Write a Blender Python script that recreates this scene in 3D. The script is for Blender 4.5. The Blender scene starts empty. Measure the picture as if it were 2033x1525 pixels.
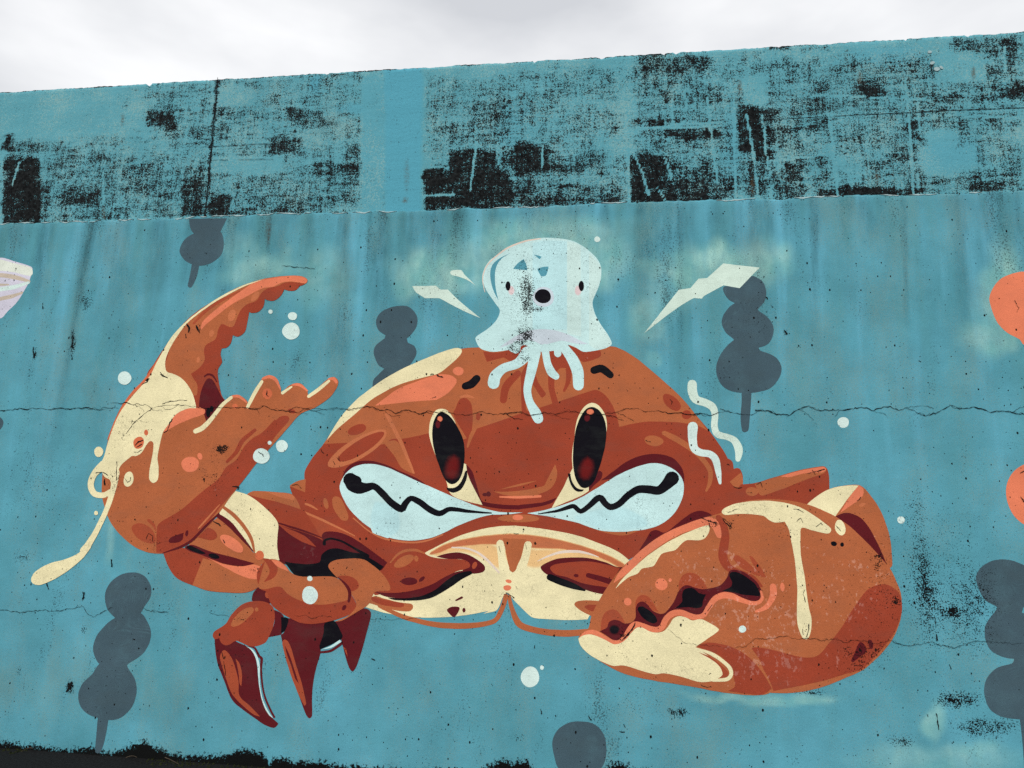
import bpy, bmesh, math, random
import numpy as np
from mathutils import Vector, Matrix, noise as mnoise

# ------------------------------------------------------------------ camera, sky, sun, exposure
scene = bpy.context.scene
COL = scene.collection
EYE = 1.6                      # camera height above the ground
DIST = 4.9                     # camera distance from the wall plane (y = 0)
FPX, PW, PH = 1450.0, 2033.0, 1525.0
PITCH, ROLL, YAW = math.radians(10.828), math.radians(1.4495), math.radians(7.744)

def camera_basis():
    cy, sy, cp, sp = math.cos(YAW), math.sin(YAW), math.cos(PITCH), math.sin(PITCH)
    f = Vector((-sy * cp, cy * cp, sp))
    rt = Vector((cy, sy, 0))
    up = rt.cross(f)
    r2 = math.cos(ROLL) * rt + math.sin(ROLL) * up
    u2 = -math.sin(ROLL) * rt + math.cos(ROLL) * up
    return r2, u2, f
RT, UP, FW = camera_basis()

cam_data = bpy.data.cameras.new('camera')
cam_data.sensor_fit = 'HORIZONTAL'
cam_data.sensor_width = 36.0
cam_data.lens = 36.0 * FPX / PW
cam_data.clip_start = 0.05
cam_data.clip_end = 3000
cam = bpy.data.objects.new('camera', cam_data)
COL.objects.link(cam)
m = Matrix((RT, UP, -FW)).transposed().to_4x4()
m.translation = Vector((0, -DIST, EYE))
cam.matrix_world = m
scene.camera = cam

SUN_EL, SUN_AZ = math.radians(38), math.radians(192)     # behind the camera, veiled by cloud
world = bpy.data.worlds.new('World')
scene.world = world
world.use_nodes = True
wn, wl = world.node_tree.nodes, world.node_tree.links
wn.clear()
sky = wn.new('ShaderNodeTexSky'); sky.sky_type = 'NISHITA'; sky.sun_disc = False
sky.sun_elevation = SUN_EL; sky.sun_rotation = SUN_AZ
wtc = wn.new('ShaderNodeTexCoord')
wmap = wn.new('ShaderNodeMapping'); wmap.inputs['Scale'].default_value = (1.0, 1.0, 2.6)
wmap.inputs['Location'].default_value = (3.1, 1.7, 0.4)
wnoi = wn.new('ShaderNodeTexNoise'); wnoi.inputs['Scale'].default_value = 2.3
wnoi.inputs['Detail'].default_value = 5; wnoi.inputs['Roughness'].default_value = 0.5
wramp = wn.new('ShaderNodeValToRGB')
wramp.color_ramp.elements[0].position = 0.36; wramp.color_ramp.elements[0].color = (4.9, 5.02, 5.25, 1)
wramp.color_ramp.elements[1].position = 0.66; wramp.color_ramp.elements[1].color = (7.5, 7.54, 7.6, 1)
wmix = wn.new('ShaderNodeMix'); wmix.data_type = 'RGBA'; wmix.inputs['Factor'].default_value = 0.94
wbg = wn.new('ShaderNodeBackground'); wbg.inputs['Strength'].default_value = 0.1
wout = wn.new('ShaderNodeOutputWorld')
wl.new(wtc.outputs['Generated'], wmap.inputs['Vector'])
wl.new(wmap.outputs['Vector'], wnoi.inputs['Vector'])
wl.new(wnoi.outputs['Fac'], wramp.inputs['Fac'])
wl.new(sky.outputs['Color'], wmix.inputs['A'])
wl.new(wramp.outputs['Color'], wmix.inputs['B'])
wl.new(wmix.outputs['Result'], wbg.inputs['Color'])
wl.new(wbg.outputs['Background'], wout.inputs['Surface'])

sun_data = bpy.data.lights.new('sun', 'SUN')
sun_data.energy = 1.5; sun_data.angle = math.radians(25); sun_data.color = (1.0, 0.97, 0.93)
sun = bpy.data.objects.new('sun', sun_data); COL.objects.link(sun)
sun_dir = Vector((math.sin(SUN_AZ) * math.cos(SUN_EL), math.cos(SUN_AZ) * math.cos(SUN_EL), math.sin(SUN_EL)))
sun.rotation_euler = sun_dir.to_track_quat('Z', 'Y').to_euler()
sun.location = sun_dir * 30

scene.view_settings.view_transform = 'Standard'
scene.view_settings.look = 'None'
scene.view_settings.gamma = 1.0
scene.view_settings.exposure = 0.485
scene.view_settings.use_curve_mapping = False

scene.cycles.use_denoising = False
scene.cycles.max_bounces = 4
scene.cycles.diffuse_bounces = 2
scene.cycles.glossy_bounces = 1
scene.cycles.transmission_bounces = 0
scene.cycles.volume_bounces = 0
scene.cycles.caustics_reflective = False

# ------------------------------------------------------------------ helpers
rng = random.Random(7)
npr = np.random.default_rng(7)

def on_wall(px, py):
    """where the sight line through a point of the picture meets the wall's face (y = 0): x along it, z up"""
    v = FW * FPX + RT * (px - PW / 2) + UP * (PH / 2 - py)
    t = DIST / v.y
    return (v.x * t, EYE + v.z * t)

def wall_to_picture(x, z):
    """the reverse, for whole arrays of wall positions"""
    dx, dy, dz = x, np.full_like(x, DIST), z - EYE
    a = dx * RT.x + dy * RT.y + dz * RT.z
    b = dx * UP.x + dy * UP.y + dz * UP.z
    c = dx * FW.x + dy * FW.y + dz * FW.z
    return PW / 2 + FPX * a / c, PH / 2 - FPX * b / c

def srgb(*c):
    out = []
    for v in c:
        v = v / 255.0
        out.append(v / 12.92 if v <= 0.04045 else ((v + 0.055) / 1.055) ** 2.4)
    return tuple(min(0.9, v * 1.07) for v in out)

def thing(name, label, cat, loc=(0, 0, 0), group=None):
    o = bpy.data.objects.new(name, None); COL.objects.link(o)
    o.empty_display_size = 0.1
    o.location = loc
    o['label'] = label; o['category'] = cat
    if group: o['group'] = group
    return o

def mesh_object(name, verts, faces, mat, parent=None, smooth=False):
    me = bpy.data.meshes.new(name)
    me.from_pydata(verts, [], faces); me.update()
    if smooth:
        me.polygons.foreach_set('use_smooth', [True] * len(me.polygons))
    o = bpy.data.objects.new(name, me); COL.objects.link(o)
    if mat is not None: me.materials.append(mat)
    if parent is not None: attach(o, parent)
    return o

def attach(o, parent):
    """meshes are written in wall coordinates; keep them there under a parent that stands elsewhere"""
    o.parent = parent
    if parent.type == 'EMPTY':
        o.matrix_parent_inverse = Matrix.Translation(-Vector(parent.location))

def N(nt, kind, **kw):
    n = nt.nodes.new(kind)
    for k, v in kw.items():
        if k in n.inputs: n.inputs[k].default_value = v
        else: setattr(n, k, v)
    return n

def math_n(nt, op, a, b=None, c=None, clamp=False):
    n = nt.nodes.new('ShaderNodeMath'); n.operation = op; n.use_clamp = clamp
    for i, v in enumerate((a, b, c)):
        if v is None: continue
        if isinstance(v, (int, float)): n.inputs[i].default_value = v
        else: nt.links.new(v, n.inputs[i])
    return n.outputs[0]

def mixc(nt, fac, a, b, blend='MIX'):
    n = nt.nodes.new('ShaderNodeMix'); n.data_type = 'RGBA'; n.blend_type = blend; n.clamp_factor = True
    for s, v in (('Factor', fac), ('A', a), ('B', b)):
        sock = [i for i in n.inputs if i.name == s and i.type == ('VALUE' if s == 'Factor' else 'RGBA')][0]
        if isinstance(v, (int, float)): sock.default_value = v
        elif isinstance(v, tuple): sock.default_value = v if len(v) == 4 else v + (1,)
        else: nt.links.new(v, sock)
    return [o for o in n.outputs if o.type == 'RGBA'][0]

def maprange(nt, v, a, b, c, d, smooth=False):
    n = nt.nodes.new('ShaderNodeMapRange'); n.clamp = True
    if smooth: n.interpolation_type = 'SMOOTHSTEP'
    nt.links.new(v, n.inputs[0])
    for i, x in enumerate((a, b, c, d)):
        if isinstance(x, (int, float)): n.inputs[i + 1].default_value = x
        else: nt.links.new(x, n.inputs[i + 1])
    return n.outputs[0]

def noise_n(nt, vec, scale, detail=2.0, rough=0.5, dist=0.0, stretch=None, loc=None):
    if stretch or loc:
        mp = nt.nodes.new('ShaderNodeMapping')
        if stretch: mp.inputs['Scale'].default_value = stretch
        if loc: mp.inputs['Location'].default_value = loc
        nt.links.new(vec, mp.inputs['Vector']); vec = mp.outputs['Vector']
    n = nt.nodes.new('ShaderNodeTexNoise')
    n.inputs['Scale'].default_value = scale; n.inputs['Detail'].default_value = detail
    n.inputs['Roughness'].default_value = rough; n.inputs['Distortion'].default_value = dist
    nt.links.new(vec, n.inputs['Vector'])
    return n.outputs['Fac']

# ------------------------------------------------------------------ worn paint, shared by wall and mural
# patches where pitting and black mildew gather: picture x, y, half width, half height, strength
MILDEW = [
 (1826, 1120, 20, 75, .46), (1845, 1190, 22, 80, .36), (1890, 1218, 22, 14, .75), (1865, 1180, 190, 230, .46), (1815, 1000, 30, 60, .3), (1940, 1210, 50, 90, .3), (1900, 1390, 55, 20, .9),
 (1942, 1445, 60, 26, .9), (2010, 1440, 40, 26, .6), (1790, 1472, 45, 20, .75), (1710, 1300, 60, 40, .42), (1347, 1415, 24, 13, 1.0),
 (1615, 1375, 48, 9, 1.0), (139, 1362, 10, 20, 1.3), (38, 1335, 8, 22, .75), (145, 680, 7, 34, 1.2), (69, 702, 5, 15, 1.2),
 (166, 590, 26, 130, .32), (172, 600, 14, 20, .5), (60, 1010, 90, 60, .34), (45, 1105, 40, 22, .6), (165, 1250, 8, 14, .9),
 (1048, 588, 13, 40, .7), (1040, 575, 34, 120, .55), (1070, 614, 24, 6, .9), (1045, 668, 22, 20, .9), (1165, 560, 22, 80, .26), (1020, 690, 24, 14, .7), (1040, 715, 26, 22, .6),
 (437, 893, 22, 14, .7), (425, 945, 40, 40, .42), (442, 890, 8, 6, .9), (240, 862, 34, 30, .45), (272, 838, 60, 6, .5), (442, 892, 10, 8, 1.),
 (475, 1010, 40, 24, .36), (507, 1133, 16, 8, .75), (312, 1080, 26, 24, .45), (230, 952, 18, 30, .5), (480, 1230, 60, 10, .45),
 (1415, 1040, 22, 10, .9), (1450, 1046, 10, 24, .7), (1235, 1260, 14, 22, .75), (1240, 1300, 22, 16, .45), (1560, 1055, 60, 30, .3), (1743, 1108, 10, 26, .6),
 (1600, 1250, 7, 16, .8), (1660, 1083, 22, 10, .3), (1778, 1195, 9, 9, .8), (1267, 995, 22, 16, .42), (1005, 1180, 16, 8, .8), (1000, 1058, 20, 6, .5),
 (1500, 640, 70, 60, .26), (1560, 660, 5, 6, 1.2), (640, 1360, 70, 30, .3), (720, 1330, 30, 40, .3), (1250, 1390, 180, 70, .30), (1030, 1465, 22, 14, .6),
]
PEEL = [(1570, 1210, 300, 210, .50), (1500, 1240, 90, 80, .3), (1300, 1150, 160, 120, .28), (1480, 1330, 200, 60, .3), (650, 1090, 80, 40, .35), (620, 1330, 60, 120, .25), (400, 850, 130, 90, .16), (1420, 1120, 130, 90, .2),
        (425, 980, 30, 24, .55), (590, 1095, 60, 40, .22), (1170, 710, 40, 18, .5), (580, 1250, 90, 60, .15), (1700, 1120, 90, 140, .22)]

def cone_field(px, py, blobs):
    out = np.zeros_like(px)
    for (cx, cy, rx, ry, st) in blobs:
        out += st * 1.6 * np.clip(1 - np.sqrt(((px - cx) / (rx * 1.25)) ** 2 + ((py - cy) / (ry * 1.25)) ** 2), 0, 1)
    return out

def make_wear_group():
    g = bpy.data.node_groups.new('wear', 'ShaderNodeTree')
    for nme in ('Pits', 'Peel', 'Mottle', 'Grain'):
        g.interface.new_socket(nme, in_out='OUTPUT', socket_type='NodeSocketFloat')
    geo = g.nodes.new('ShaderNodeNewGeometry')
    pos = geo.outputs['Position']
    fine = noise_n(g, pos, 120, 2.5, 0.65)
    mid = noise_n(g, pos, 2.2, 3, 0.6)
    bl = N(g, 'ShaderNodeAttribute', attribute_name='mildew').outputs['Fac']
    # mildew grains: where the fine noise exceeds a level that sinks inside the patches
    clump = noise_n(g, pos, 26, 3, 0.6, loc=(4.3, 0, 1.1))
    dens = math_n(g, 'ADD', math_n(g, 'MULTIPLY', bl, 0.205), math_n(g, 'MULTIPLY', math_n(g, 'SUBTRACT', mid, 0.5), 0.20))
    dens = math_n(g, 'ADD', dens, math_n(g, 'MULTIPLY', math_n(g, 'SUBTRACT', clump, 0.5), math_n(g, 'MULTIPLY_ADD', bl, 0.42, 0.10)))
    lvl = math_n(g, 'SUBTRACT', 0.722, dens)
    pits = maprange(g, math_n(g, 'SUBTRACT', fine, lvl), 0.0, 0.025, 0.0, 1.0)
    # blow holes left by air bubbles in the concrete: scattered crisp dots of many sizes
    for sc, keep, rmax, st in ((15.0, 0.66, 0.085, (1, 1, .7)), (34.0, 0.72, 0.11, (1, 1, .85))):
        mp = N(g, 'ShaderNodeMapping'); mp.inputs['Scale'].default_value = st; mp.inputs['Location'].default_value = (sc, 0, .3)
        g.links.new(pos, mp.inputs['Vector'])
        vo = N(g, 'ShaderNodeTexVoronoi', voronoi_dimensions='2D', Scale=sc)
        sw = g.nodes.new('ShaderNodeSeparateXYZ'); cb = g.nodes.new('ShaderNodeCombineXYZ')
        g.links.new(mp.outputs['Vector'], sw.inputs[0]); g.links.new(sw.outputs[0], cb.inputs[0]); g.links.new(sw.outputs[2], cb.inputs[1])
        g.links.new(cb.outputs[0], vo.inputs['Vector'])
        rnd = g.nodes.new('ShaderNodeSeparateColor'); g.links.new(vo.outputs['Color'], rnd.inputs[0])
        on = math_n(g, 'GREATER_THAN', math_n(g, 'ADD', rnd.outputs[0], math_n(g, 'MULTIPLY', math_n(g, 'SUBTRACT', mid, 0.5), 2.4)), keep)
        rad = math_n(g, 'MULTIPLY', math_n(g, 'POWER', rnd.outputs[1], 4.0), rmax)
        rad = math_n(g, 'ADD', rad, 0.016)
        dd = math_n(g, 'ADD', vo.outputs['Distance'], math_n(g, 'MULTIPLY', math_n(g, 'SUBTRACT', fine, 0.5), 0.12))
        dot = math_n(g, 'MULTIPLY', math_n(g, 'LESS_THAN', dd, rad), on)
        pits = math_n(g, 'MAXIMUM', pits, dot)
    pk = noise_n(g, pos, 36, 4, 0.7, loc=(9.0, 0, 2.0), stretch=(1.0, 1.0, 0.75))
    pbl = N(g, 'ShaderNodeAttribute', attribute_name='peel').outputs['Fac']
    plow = noise_n(g, pos, 7, 3, 0.6, loc=(1.0, 0, 7.0))
    plev = math_n(g, 'SUBTRACT', 0.755, math_n(g, 'ADD', math_n(g, 'MULTIPLY', pbl, 0.20), math_n(g, 'MULTIPLY', math_n(g, 'SUBTRACT', plow, 0.5), math_n(g, 'MULTIPLY_ADD', pbl, 0.5, 0.2))))
    peel = maprange(g, math_n(g, 'SUBTRACT', pk, plev), 0.0, 0.03, 0.0, 1.0)
    mot = maprange(g, noise_n(g, pos, 3.1, 4, 0.6, loc=(2.0, 0, 5.0)), 0.25, 0.75, 0.85, 1.12)
    gr = maprange(g, noise_n(g, pos, 150, 2, 0.6), 0.25, 0.75, 0.87, 1.11)
    go = g.nodes.new('NodeGroupOutput')
    for s, v in (('Pits', pits), ('Peel', peel), ('Mottle', mot), ('Grain', gr)):
        g.links.new(v, go.inputs[s])
    return g
WEAR = make_wear_group()

PAINT = {}
def paint(name, rgb, under=None, crackle=0.0, peel=0.8, brush=None):
    key = (name, under)
    if key in PAINT: return PAINT[key]
    mt = bpy.data.materials.new('paint_' + name + ('_soft' if under else ''))
    mt.use_nodes = True
    nt = mt.node_tree; nt.nodes.clear()
    out = N(nt, 'ShaderNodeOutputMaterial'); bs = N(nt, 'ShaderNodeBsdfPrincipled', Roughness=0.82)
    bs.inputs['Specular IOR Level'].default_value = 0.08
    w = N(nt, 'ShaderNodeGroup'); w.node_tree = WEAR
    base = tuple(rgb) + (1,)
    col = base
    geo = N(nt, 'ShaderNodeNewGeometry'); pos = geo.outputs['Position']
    if under:
        at = N(nt, 'ShaderNodeAttribute', attribute_name='fade')
        fx = math_n(nt, 'ADD', at.outputs['Fac'], math_n(nt, 'MULTIPLY', math_n(nt, 'SUBTRACT', noise_n(nt, pos, 260, 1), 0.5), 0.5))
        fx = maprange(nt, fx, 0.0, 1.0, 0.0, 1.0, True)
        col = mixc(nt, fx, tuple(under), base)
    if brush:
        # brush marks: contour lines of a smooth field run in swirling parallel strokes
        sw = noise_n(nt, pos, 2.6, 1.0, 0.4, 0.6)
        ln = math_n(nt, 'PINGPONG', math_n(nt, 'MULTIPLY', sw, 34.0), 0.5)
        br = noise_n(nt, pos, 14, 3, 0.6)
        lo = noise_n(nt, pos, 1.7, 2, 0.5)
        fa = math_n(nt, 'MULTIPLY', math_n(nt, 'MULTIPLY', maprange(nt, ln, 0.18, 0.5, 0, 1), maprange(nt, br, 0.45, 0.65, 0, 1)), maprange(nt, lo, 0.42, 0.62, 0.03, 0.34))
        fa = math_n(nt, 'ADD', fa, maprange(nt, noise_n(nt, pos, 5, 4, 0.6, loc=(3, 0, 3)), 0.5, 0.75, 0, 0.25))
        col = mixc(nt, fa, col, tuple(brush))
    tone = math_n(nt, 'MULTIPLY', w.outputs['Mottle'], w.outputs['Grain'])
    n = nt.nodes.new('ShaderNodeVectorMath'); n.operation = 'SCALE'
    if isinstance(col, tuple): n.inputs[0].default_value = col[:3]
    else: nt.links.new(col, n.inputs[0])
    nt.links.new(tone, n.inputs['Scale'])
    col = n.outputs[0]
    pale = tuple(c * 1.05 + p * min(1.0, 2.2 * rgb[0]) for c, p in zip(rgb, (0.115, 0.125, 0.115)))
    col = mixc(nt, math_n(nt, 'MULTIPLY', w.outputs['Peel'], peel), col, pale)
    # thin coverage and faint smears
    thin = maprange(nt, noise_n(nt, pos, 7.5, 5, 0.68, stretch=(0.6, 1, 1.3), loc=(11, 0, 4)), 0.48, 0.72, 0, 0.42)
    col = mixc(nt, thin, col, tuple(0.62 * c + 0.10 * k for c, k in zip(rgb, (0.25, 0.30, 0.26))))
    if crackle:
        vo = N(nt, 'ShaderNodeTexVoronoi', feature='DISTANCE_TO_EDGE', Scale=34.0)
        wob = N(nt, 'ShaderNodeTexNoise', Scale=30.0)
        nt.links.new(pos, wob.inputs['Vector'])
        va = nt.nodes.new('ShaderNodeVectorMath'); va.operation = 'MULTIPLY_ADD'
        nt.links.new(wob.outputs['Color'], va.inputs[0]); va.inputs[1].default_value = (0.03, 0.03, 0.03)
        nt.links.new(pos, va.inputs[2]); nt.links.new(va.outputs[0], vo.inputs['Vector'])
        ln = maprange(nt, vo.outputs['Distance'], 0.0, 0.03, 1.0, 0.0)
        ln = math_n(nt, 'MULTIPLY', ln, maprange(nt, noise_n(nt, pos, 4.5, 2, 0.5, loc=(5, 0, 3)), 0.45, 0.62, 0, crackle))
        col = mixc(nt, ln, col, tuple(c * 0.35 for c in rgb))
        st = noise_n(nt, pos, 9, 2, 0.5, stretch=(1.0, 1.0, 0.12), loc=(3, 0, 8))
        col = mixc(nt, maprange(nt, st, 0.5, 0.75, 0, 0.16), col, tuple(c * p for c, p in zip(rgb, (0.78, 0.80, 0.74))))
    col = mixc(nt, math_n(nt, 'MULTIPLY', w.outputs['Pits'], 0.97), col, (0.006, 0.006, 0.006))
    nt.links.new(col, bs.inputs['Base Color'])
    bp = N(nt, 'ShaderNodeBump', Strength=0.5, Distance=0.005)
    hgt = math_n(nt, 'SUBTRACT', w.outputs['Grain'], math_n(nt, 'MULTIPLY', w.outputs['Pits'], 0.5))
    nt.links.new(hgt, bp.inputs['Height']); nt.links.new(bp.outputs['Normal'], bs.inputs['Normal'])
    nt.links.new(bs.outputs['BSDF'], out.inputs['Surface'])
    PAINT[key] = mt
    return mt

# ------------------------------------------------------------------ the wall
WALL_TOP, LEDGE = 5.035, 3.850
GRIME = [  # black mildew left where the roller skipped: picture x0, y0, x1, y1, density
 (0,180,18,270,.5),(0,258,35,300,.75),(0,308,78,445,.98),(76,350,92,440,.6),(22,220,45,240,.3),(285,215,345,255,.72),(290,160,420,320,.22),
 (175,262,300,290,.3),(20,275,130,300,.5),(170,300,230,330,.5),(90,300,200,330,.3),(85,310,400,440,.3),(120,365,200,410,.72),(200,340,400,400,.36),
 (350,350,412,430,.68),(375,250,400,290,.58),(110,415,240,442,.45),(380,300,412,420,.5),(415,200,520,240,.33),(420,250,460,265,.55),(530,270,590,305,.68),
 (570,212,650,245,.66),(600,190,625,210,.45),(650,220,715,245,.38),(470,290,520,310,.4),(620,318,715,350,.66),(680,285,712,330,.5),(640,345,715,375,.5),
 (470,345,550,358,.55),(415,340,450,355,.55),(412,380,452,428,.9),(420,410,600,434,.6),(450,370,700,420,.36),(500,310,700,430,.26),(415,150,715,430,.14),
 (838,160,1020,300,.18),(840,190,860,215,.4),(930,185,1020,260,.44),(840,240,1010,290,.32),(888,293,982,415,.98),(845,328,1015,420,.85),(990,285,1022,340,.75),
 (1013,280,1085,345,.88),(1013,340,1070,415,.66),(1070,300,1200,350,.55),(1110,355,1160,380,.66),(1013,378,1240,414,.68),(1013,130,1240,280,.16),(1190,140,1250,190,.22),
 (1265,105,1405,150,.58),(1340,100,1405,130,.42),(1260,150,1430,330,.2),(1315,170,1332,205,.75),(1355,190,1380,215,.66),(1390,185,1440,205,.75),(1405,170,1432,200,.55),
 (1235,235,1280,248,.75),(1280,232,1320,248,.85),(1320,230,1430,245,.55),(1320,250,1425,272,.9),(1290,265,1320,290,.62),(1250,305,1330,400,.88),(1325,320,1440,400,.68),
 (1250,375,1410,404,.95),(1360,280,1440,300,.42),(1410,340,1470,395,.62),(1465,210,1540,300,.85),(1455,200,1500,280,.5),(1500,280,1540,320,.85),(1480,300,1540,390,.5),
 (1520,240,1600,300,.42),(1560,310,1600,360,.75),(1540,350,1600,397,.6),(1545,120,1580,150,.4),(1605,145,1650,240,.46),(1620,160,1650,180,.75),(1690,160,1760,195,.75),
 (1640,190,1720,220,.42),(1700,120,1760,145,.33),(1600,230,1660,265,.58),(1605,300,1650,330,.55),(1800,230,1830,280,.8),(1770,285,1830,320,.58),(1710,300,1770,350,.36),
 (1625,371,1838,389,.98),(1660,330,1690,385,.46),(1850,185,2033,200,.65),(1860,190,1900,250,.42),(1960,165,2033,190,.55),(1900,68,2033,110,.55),(1980,90,2033,140,.46),
 (1940,110,2000,200,.32),(2000,160,2040,200,.75),(1850,230,2033,245,.62),(1900,250,1990,275,.42),(1925,345,1950,355,.75),(1960,340,2040,350,.75),(1930,355,2000,381,.85),
 (1990,360,2040,380,.55),(1885,360,1920,381,.42),(1250,110,2033,390,.26),(85,280,715,440,.2),(840,150,1250,420,.2),(1530,85,1575,97,.9),(1590,88,1640,95,.6),(540,145,720,152,.7),(640,150,660,175,.4),
 (1050,360,1240,395,.45),(1150,285,1200,330,.45),
]
CLEAN = [(762,130,836,425,1.4),(718,150,758,420,.55),(1475,150,1520,205,.5),(1660,300,1710,365,.3),(1845,260,1900,345,.9),(1830,290,1935,340,.6),(0,190,240,262,.8),
         (1230,180,1262,300,.3),(420,175,500,205,.6),(1860,100,1960,160,.5),(420,310,560,340,.5),(230,262,330,300,.2),(1180,270,1250,300,.3)]
SCRATCH = [  # pale strokes dragged through the black: polyline in the picture, half width in px
 ([(1483,225),(1497,300),(1508,400)],1.8),([(1515,225),(1522,300),(1530,345)],1.3),([(1404,190),(1413,260),(1425,360)],1.5),([(1458,185),(1459,300),(1462,400)],1.8),
 ([(1255,295),(1275,340),(1288,385)],1.6),([(1800,155),(1808,260),(1816,380)],1.8),([(1822,200),(1829,290)],1.2),([(1648,225),(1655,300),(1665,385)],1.6),
 ([(1240,175),(1247,300),(1250,410)],2.2),([(1075,285),(1077,330)],1.2),([(945,280),(938,330),(933,375)],1.6),([(985,280),(988,325)],1.2),([(840,388),(900,384)],1.3),
 ([(1335,195),(1336,240)],1.6),([(1320,243),(1345,245),(1430,240)],1.1),([(1240,252),(1330,250),(1430,247)],1.5),([(1320,310),(1335,350)],1.3),([(1525,318),(1600,310),(1660,302)],1.2),
 ([(35,320),(20,365)],1.5),([(200,340),(202,400)],1.2),([(1360,180),(1362,215)],1.2),([(1600,185),(1720,190),(1850,195)],1.1),([(850,330),(890,330)],1.2),([(1305,370),(1322,396)],.9),
 ([(1820,330),(1830,385)],1.2),([(1670,180),(1672,200)],1.2),([(1997,90),(1999,140)],1.4),([(1880,225),(2033,232)],1.4),
]
PALE = [  # greenish overspray: picture x, y, half width, half height, strength
 (1085,480,140,55,.75),(1200,520,50,55,.7),(945,520,50,60,.55),(860,540,75,45,.8),(1090,455,170,30,.35),(830,560,50,30,.6),(900,560,45,30,.5),(1222,545,16,34,.5),
 (1440,512,110,30,.85),(1370,545,45,35,.8),(1510,520,55,45,.7),(1300,530,40,20,.45),(1290,630,40,50,.45),(1330,580,60,50,.3),(1985,580,38,90,.85),(1965,610,26,60,.6),(1975,665,60,40,.6),
 (500,540,50,40,.55),(540,525,60,28,.55),(640,550,60,60,.35),(1855,1430,16,38,.6),(1930,1490,60,22,.5),(1870,1510,150,30,.4),(480,510,40,40,.3),
 (1570,1388,90,10,.6),(1450,1382,90,10,.55),(220,1060,14,60,.4),(1300,715,16,14,.35),
]
STREAK = [  # rain streaks from the ledge: picture x at the ledge, length px, half width px, strength
 (88,240,12,.55),(178,420,13,.7),(250,230,26,.4),(320,200,22,.45),(460,330,24,.5),(535,120,4,.9),(690,470,20,.55),(765,240,26,.5),(800,260,12,.35),(870,200,30,.6),(905,120,20,.55),
 (985,90,18,.5),(1080,110,22,.5),(1140,90,30,.45),(1205,150,16,.5),(1275,260,18,.6),(1320,90,30,.45),(1345,330,9,.5),(1500,300,20,.55),(1520,180,20,.5),(1610,240,12,.65),(1680,120,22,.45),
 (1720,110,25,.45),(1786,300,7,.45),(1900,320,24,.45),(1990,200,26,.45),(2020,260,14,.4),(40,180,30,.3),(620,160,18,.35),(740,160,8,.4),(1420,160,16,.3),(1560,90,18,.3)]

def rect_field(px, py, rects, soft, jit=0.0):
    out = np.zeros_like(px)
    for (x0, y0, x1, y1, s) in rects:
        fx = np.clip((px - x0) / soft + .5, 0, 1) * np.clip((x1 - px) / soft + .5, 0, 1)
        fy = np.clip((py - y0) / soft + .5, 0, 1) * np.clip((y1 - py) / soft + .5, 0, 1)
        out = np.maximum(out, s * fx * fy)
    return out

def blob_field(px, py, blobs):
    out = np.zeros_like(px)
    for (cx, cy, rx, ry, s) in blobs:
        d = np.sqrt(((px - cx) / rx) ** 2 + ((py - cy) / ry) ** 2)
        f = np.clip(1.45 - d, 0, 1); f = f * f * (3 - 2 * f)
        out = np.maximum(out, s * f)
    return out

def value_noise(x, z, fx, fz, seed):
    """smooth lattice noise on arrays"""
    r = np.random.default_rng(seed); tab = r.random((256, 256))
    a, b = x * fx + 71.3, z * fz + 37.7
    i, j = np.floor(a).astype(int), np.floor(b).astype(int)
    u, v = a - i, b - j
    u, v = u * u * (3 - 2 * u), v * v * (3 - 2 * v)
    T = lambda p, q: tab[p % 256, q % 256]
    return (T(i, j) * (1 - u) + T(i + 1, j) * u) * (1 - v) + (T(i, j + 1) * (1 - u) + T(i + 1, j + 1) * u) * v

def dist_polyline(px, py, pts):
    d = np.full_like(px, 1e9)
    for (ax, ay), (bx, by) in zip(pts, pts[1:]):
        t = np.clip(((px - ax) * (bx - ax) + (py - ay) * (by - ay)) / ((bx - ax) ** 2 + (by - ay) ** 2 + 1e-9), 0, 1)
        d = np.minimum(d, np.hypot(px - ax - t * (bx - ax), py - ay - t * (by - ay)))
    return d

def grid_object(name, xs, zrows, yrows, mat, attrs, parent):
    """xs: (n,), zrows / yrows: (m, n) heights and depths of each row"""
    n, mrow = len(xs), len(zrows)
    co = np.empty((mrow, n, 3), np.float32)
    co[..., 0] = xs[None, :]; co[..., 1] = yrows; co[..., 2] = zrows
    idx = np.arange(mrow * n).reshape(mrow, n)
    q = np.stack([idx[:-1, :-1], idx[:-1, 1:], idx[1:, 1:], idx[1:, :-1]], -1).reshape(-1, 4)
    me = bpy.data.meshes.new(name)
    me.vertices.add(mrow * n); me.vertices.foreach_set('co', co.ravel())
    me.loops.add(q.size); me.loops.foreach_set('vertex_index', q.ravel().astype(np.int32))
    me.polygons.add(len(q)); me.polygons.foreach_set('loop_start', np.arange(0, q.size, 4, dtype=np.int32))
    me.update(calc_edges=True)
    for k, v in attrs.items():
        a = me.attributes.new(k, 'FLOAT', 'POINT'); a.data.foreach_set('value', v.astype(np.float32).ravel())
    me.materials.append(mat)
    o = bpy.data.objects.new(name, me); COL.objects.link(o)
    attach(o, parent)
    return o

def attr(nt, name):
    return N(nt, 'ShaderNodeAttribute', attribute_name=name).outputs['Fac']

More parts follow.
